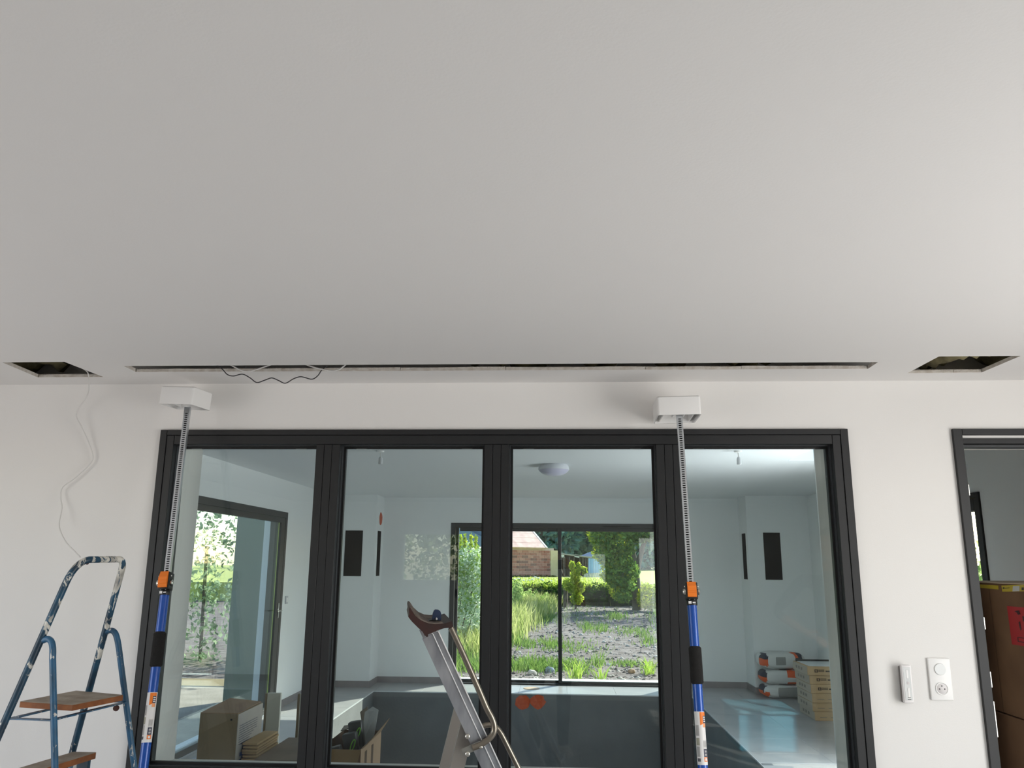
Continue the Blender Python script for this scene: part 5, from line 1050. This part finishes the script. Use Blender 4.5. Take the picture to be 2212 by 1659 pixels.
for nm_, xa, xb, y0_, y1_, z0_, z1_ in (('added_window', XL - .09, XL - .04, -.2, 2.2, .1, 2.15), ('window_6', 2.68, 2.70, 5.95, 6.95, .2, 2.12)):  # the first is an invented window round the left fill lamp
    w_ = struct(empty(nm_)); f_ = .05; ym = (y0_ + y1_) / 2
    for lo, hi in (((xa, y0_, z0_), (xb, y0_ + f_, z1_)), ((xa, y1_ - f_, z0_), (xb, y1_, z1_)), ((xa, y0_ + f_, z1_ - f_), (xb, y1_ - f_, z1_)), ((xa, y0_ + f_, z0_), (xb, y1_ - f_, z0_ + f_)), ((xa, ym - .03, z0_ + f_), (xb, ym + .03, z1_ - f_))): b = MB(); b.box(lo, hi); b.build('frame', anth, w_, smooth=False)
rw = struct(empty('door_4'))
for yy0, yy1 in ((-.05, .0), (.52, .57), (1.03, 1.12), (1.58, 1.63), (2.10, 2.15)): b = MB(); b.box((XR + .04, yy0, .02), (XR + .1, yy1, 2.12)); b.build('sash_stile', anth, rw, smooth=False)
b = MB(); b.box((XR + .04, .0, 2.04), (XR + .1, 2.1, 2.12)); b.build('head_rail', anth, rw, smooth=False)
t = plant('garden_tree', (6.5, 9.2, -.13), 'bright garden tree outside the hall window', 'tree')
leaf_cloud('foliage', [((5.6 + .7 * k, 11.2 + .6 * k, .9 + .5 * j), (.9, .8, .45)) for k in range(5) for j in range(2)], 4500, .12, leaf_mat('tree_bright', '#6f9345', '#b9cc7a', .5), t, 45, hollow=.6); b = MB(); b.tube([(6.5, 12, -.13), (6.5, 12, 1.5)], .1, 8); b.build('trunk', bark, t)

t = plant('garden_tree', (7.4, 29, .1), 'leafy tree at the right end of the hedge, mirrored in the left sliding door', 'tree')
leaf_cloud('foliage', [((5.6 + .9 * k, 28.6 + .3 * (k % 2), .8 + 1.0 * j), (.8, .6, .8)) for k in range(8) for j in range(5)], 11000, .13, L1, t, 46, hollow=.6); b = MB(); b.tube([(7.4, 29, 0), (7.4, 29, 3)], .18, 8); b.build('trunk', bark, t)
t = plant('garden_bush', (5.5, 23, .1), 'yellow-green bush in the garden, mirrored in the left sliding door', 'bush')
leaf_cloud('foliage', [((4.8 + .7 * k, 23, .5), (.6, .5, .5)) for k in range(5)], 4200, .09, L4, t, 47, hollow=.6); b = MB(); b.tube([(5.5, 23, 0), (5.5, 23, .6)], .05, 6); b.build('stems', bark, t)
# ------------------------------------------------------------------ the two people mirrored in the glazing
def make_person(name, label, J, mats, face, hair_len, shoes_m, head_c, group=None):
    """J: joints; one skinned continuous body with hands; mats = (trousers, shirt, skin, hair)"""
    root = empty(name, (J['pelvis'][0], J['pelvis'][1], 0), label, 'person', group)
    V, E_, Rr = [], [], []
    def v(p, r): V.append(tuple(p)); Rr.append(r); return len(V) - 1
    pel = v(J['pelvis'], (.135, .105)); waist = v(J['waist'], (.125, .095)); chest = v(J['chest'], (.150, .105)); nb = v(J['neck0'], (.062, .062)); nt = v(J['neck1'], (.055, .058))
    E_ += [(pel, waist), (waist, chest), (chest, nb), (nb, nt)]
    fw = Vector(face).normalized()
    for s in 'LR':
        sh, el, wr, pm = v(J['sh' + s], (.058, .058)), v(J['el' + s], (.040, .040)), v(J['wr' + s], (.026, .023)), v(J['pm' + s], (.030, .018))
        E_ += [(chest, sh), (sh, el), (el, wr), (wr, pm)]
        a = (Vector(J['pm' + s]) - Vector(J['wr' + s])).normalized(); side = Vector(J['side' + s]).normalized(); curl = Vector(J['curl' + s]).normalized()
        for k, (L, off) in enumerate(((.072, -.026), (.080, -.009), (.075, .009), (.060, .025))):
            b0 = Vector(J['pm' + s]) + a * .030 + side * off; m1 = b0 + (a * .85 + curl * .5).normalized() * L * .5; m2 = m1 + (a * .35 + curl * .95).normalized() * L * .45
            i0, i1, i2 = v(b0, (.0095, .009)), v(m1, (.0088, .0085)), v(m2, (.0070, .007)); E_ += [(pm, i0), (i0, i1), (i1, i2)]
        t0 = Vector(J['wr' + s]) + a * .030 - side * .030; t1 = t0 + (a * .7 - side * .6 + curl * .3).normalized() * .034; t2 = t1 + (a * .8 + curl * .5).normalized() * .028
        i0, i1, i2 = v(t0, (.012, .011)), v(t1, (.0105, .010)), v(t2, (.0085, .008)); E_ += [(wr, i0), (i0, i1), (i1, i2)]
        hp, kn, ak, to = v(J['hip' + s], (.092, .098)), v(J['kn' + s], (.063, .066)), v(J['ak' + s], (.044, .048)), v(J['to' + s], (.036, .026))
        E_ += [(pel, hp), (hp, kn), (kn, ak), (ak, to)]
    me = bpy.data.meshes.new('body_src'); me.from_pydata(V, E_, []); o = bpy.data.objects.new('body_src', me); C.objects.link(o)
    sk = o.modifiers.new('s', 'SKIN'); sk.use_smooth_shade = True; sk.branch_smoothing = .6
    if not me.skin_vertices: bpy.context.view_layer.objects.active = o; bpy.ops.mesh.customdata_skin_add() if hasattr(bpy.ops.mesh, 'customdata_skin_add') else None
    for i, sv in enumerate(me.skin_vertices[0].data): sv.radius = Rr[i]; sv.use_root = (i == 0)
    ss = o.modifiers.new('d', 'SUBSURF'); ss.levels = 2; ss.render_levels = 2
    dg = bpy.context.evaluated_depsgraph_get(); ev = o.evaluated_get(dg); bm_ = bpy.data.meshes.new_from_object(ev); bpy.data.objects.remove(o); bm_.name = 'body'
    bm_.materials.clear()
    for m_ in mats[:3]: bm_.materials.append(m_)
    segs = {2: [('el', 'wr'), ('wr', 'pm')], 1: [('sh', 'el')]}
    def dseg(p, a, c): a, c = Vector(a), Vector(c); t = max(0, min(1, (p - a).dot(c - a) / (c - a).length_squared)); return (p - a.lerp(c, t)).length
    for p in bm_.polygons:
        c = p.center; best = []
        for s in 'LR':
            best += [(dseg(c, J['sh' + s], J['el' + s]) / .06, 1), (dseg(c, Vector(J['el' + s]).lerp(Vector(J['wr' + s]), face_sleeve), Vector(J['pm' + s]) + (Vector(J['pm' + s]) - Vector(J['wr' + s])) * 1.6) / .05, 2), (dseg(c, J['hip' + s], J['kn' + s]) / .09, 0), (dseg(c, J['kn' + s], J['to' + s]) / .06, 0)]
        best += [(dseg(c, J['pelvis'], Vector(J['pelvis']) + Vector((0, 0, .03))) / .12, 0), (dseg(c, J['waist'], J['chest']) / .13, 1), (dseg(c, Vector(J['neck0']) + Vector((0, 0, .02)), J['neck1']) / .06, 2)]
        p.material_index = min(best)[1]
    link('body', bm_, root)
    # head: skull, jaw, nose, ears, eyes, mouth, hair
    hc = Vector(head_c); up = Vector((0, 0, 1)); rt = fw.cross(up).normalized(); up = rt.cross(fw)
    n1_, n2_ = 24, 18; vs, fs = [], []
    for i in range(n2_ + 1):
        ph = -PI / 2 + PI * i / n2_
        for j in range(n1_):
            th = 2 * PI * j / n1_; x, y, z = math.cos(ph) * math.sin(th), math.cos(ph) * math.cos(th), math.sin(ph)
            w_ = .074 * (1 - .22 * max(0, -z) ** 1.3); d_ = .096 * (1 - .10 * max(0, -z)); h_ = .118
            fx = 0
            if y > .6 and abs(x) < .16 and -.35 < z < .12: fx = .022 * (1 - abs(x) / .16) * (1 - abs(z + .12) / .26)
            if y > .55 and .12 < abs(x) < .5 and .0 < z < .2: fx -= .006
            vs.append(hc + rt * (x * w_) + fw * (y * d_ + fx) + up * (z * h_))
    for i in range(n2_):
        for j in range(n1_): fs.append((i * n1_ + j, i * n1_ + (j + 1) % n1_, (i + 1) * n1_ + (j + 1) % n1_, (i + 1) * n1_ + j))
    hd = pymesh('head', vs, fs, mats[2], root, smooth=True)
    for sx in (-1, 1):
        b = MB(); b.ball(hc + rt * (sx * .074) - fw * .008 + up * (-.008), (.010, .014, .030), 10); b.build('ear', mats[2], hd)
        b = MB(); b.ball(hc + rt * (sx * .030) + fw * .083 + up * .010, .0115, 10); b.build('eye', mat('eye_white', '#e9e6e0', .2), hd); b = MB(); b.ball(hc + rt * (sx * .030) + fw * .0925 + up * .010, .005, 8); b.build('iris', mat('iris', '#33261c', .2), hd)
    b = MB(); b.ball(hc + fw * .084 - up * .052, (.022 * abs(rt.x) + .006, .022 * abs(rt.y) + .006, .006), 10); b.build('mouth', mat('lips', '#9c5c52', .5), hd)
    hv, hf = [], []
    for i in range(9):
        ph = hair_len + (PI / 2 - hair_len) * i / 8
        for j in range(n1_):
            th = 2 * PI * j / n1_; q = ph if math.cos(th) < .35 else max(ph, .52 + (PI / 2 - .52) * i / 8); x, y, z = math.cos(q) * math.sin(th), math.cos(q) * math.cos(th), math.sin(q); hv.append(hc + rt * (x * .083) + fw * (y * .105 - .002) + up * (z * .129))
    for i in range(8):
        for j in range(n1_): hf.append((i * n1_ + j, i * n1_ + (j + 1) % n1_, (i + 1) * n1_ + (j + 1) % n1_, (i + 1) * n1_ + j))
    pymesh('hair', hv, hf, mats[3], root, smooth=True)
    for s in 'LR':
        a, t = Vector(J['ak' + s]), Vector(J['to' + s]); d = Vector((t.x - a.x, t.y - a.y, 0)).normalized(); base = Vector((a.x, a.y, 0))
        b = MB(); b.tube([base - d * .065 + Vector((0, 0, .045)), base + Vector((0, 0, .052)), base + d * .09 + Vector((0, 0, .042)), base + d * .165 + Vector((0, 0, .034)), base + d * .205 + Vector((0, 0, .026))], [.036, .050, .046, .040, .022], 12); shoe = b.build('shoe', shoes_m, root)
        for v_ in shoe.data.vertices:
            wz = v_.co.z
            if wz < .004: v_.co.z = .004
    return root
face_sleeve = .05
skin = mat('skin', '#c49a82', .6); hairm = mat('dark_hair', '#2b211b', .8)
tro = mat('grey_green_trousers', '#3c403a', .9, vary='#484c45', scale=30); shirt = mat('dark_shirt', '#3d3f45', .9)
fx_, fy_ = -.06, -.42
J = dict(pelvis=(fx_, fy_ - .02, .93), waist=(fx_, fy_ - .01, 1.08), chest=(fx_, fy_ - .01, 1.28), neck0=(fx_, fy_ + .01, 1.46), neck1=(fx_, fy_ + .03, 1.53),
         shL=(fx_ - .19, fy_, 1.40), elL=(fx_ - .26, fy_ + .13, 1.20), wrL=(-.130, -.095, 1.46), pmL=(-.108, -.065, 1.515), sideL=(.35, 0, -1), curlL=(1, .15, .1),
         shR=(fx_ + .19, fy_, 1.40), elR=(fx_ + .27, fy_ + .13, 1.20), wrR=(.130, -.095, 1.46), pmR=(.108, -.065, 1.515), sideR=(-.35, 0, -1), curlR=(-1, .15, .1),
         hipL=(fx_ - .10, fy_ - .01, .88), knL=(fx_ - .125, fy_ + .03, .49), akL=(-.19, -.40, .085), toL=(-.20, -.27, .035),
         hipR=(fx_ + .10, fy_ - .02, .88), knR=(fx_ + .11, fy_ - .02, .49), akR=(.04, -.53, .085), toR=(.075, -.40, .035))
make_person('person', 'person in grey-green trousers and light shoes taking the photograph, mirrored in the third pane', J, (tro, shirt, skin, hairm), (0, 1, .02), .05, mat('light_shoes', '#bdb6ac', .7), (fx_, fy_ + .055, 1.625))
ph = empty('phone', (0, -.042, 1.55), 'black phone held up level in both hands by the photographer', 'phone'); b = MB(); b.box((-.076, -.046, 1.513), (.076, -.038, 1.587), bevel=.003, seg=2); b.build('phone_body', blackp, ph)
ox_, oy_ = 2.06, .40
face_sleeve = .45
J = dict(pelvis=(ox_, oy_, .98), waist=(ox_, oy_, 1.13), chest=(ox_, oy_, 1.35), neck0=(ox_, oy_, 1.54), neck1=(ox_ - .005, oy_ + .02, 1.61),
         shL=(ox_ - .20, oy_, 1.47), elL=(ox_ - .42, oy_ - .06, 1.21), wrL=(ox_ - .215, oy_ + .05, 1.06), pmL=(ox_ - .175, oy_ + .085, 1.035), sideL=(0, .5, -1), curlL=(.5, -1, -.2),
         shR=(ox_ + .20, oy_, 1.47), elR=(ox_ + .27, oy_ - .02, 1.18), wrR=(ox_ + .26, oy_ + .09, .95), pmR=(ox_ + .255, oy_ + .11, .885), sideR=(0, 1, 0), curlR=(-1, .1, -.1),
         hipL=(ox_ - .10, oy_, .93), knL=(ox_ - .12, oy_ + .02, .51), akL=(ox_ - .14, oy_, .085), toL=(ox_ - .16, oy_ + .13, .035),
         hipR=(ox_ + .10, oy_, .93), knR=(ox_ + .12, oy_ + .02, .51), akR=(ox_ + .13, oy_ - .02, .085), toR=(ox_ + .15, oy_ + .11, .035))
make_person('person', 'dark-haired person in a grey T-shirt, one hand on the hip, mirrored in right pane', J, (mat('work_trousers', '#50524e', .9), mat('grey_shirt', '#6e706f', .9), skin, hairm), (-.5, 1, 0), -.1, mat('work_shoes', '#4a443e', .8), (ox_ - .015, oy_ + .045, 1.715))
tb = empty('storage_box', (1.78, -1.05, 0), 'turquoise plastic box on the floor, mirrored in the right pane', 'box'); b = MB(); b.box((1.55, -1.35, .0), (2.05, -.75, .30), bevel=.02, seg=2); b.build('box_body', mat('turquoise_plastic', '#5fb6d6', .5), tb); b = MB(); b.box((1.53, -1.37, .302), (2.07, -.73, .33), bevel=.008); b.build('lid', mat('turquoise_lid', '#7cc6e0', .5), tb)
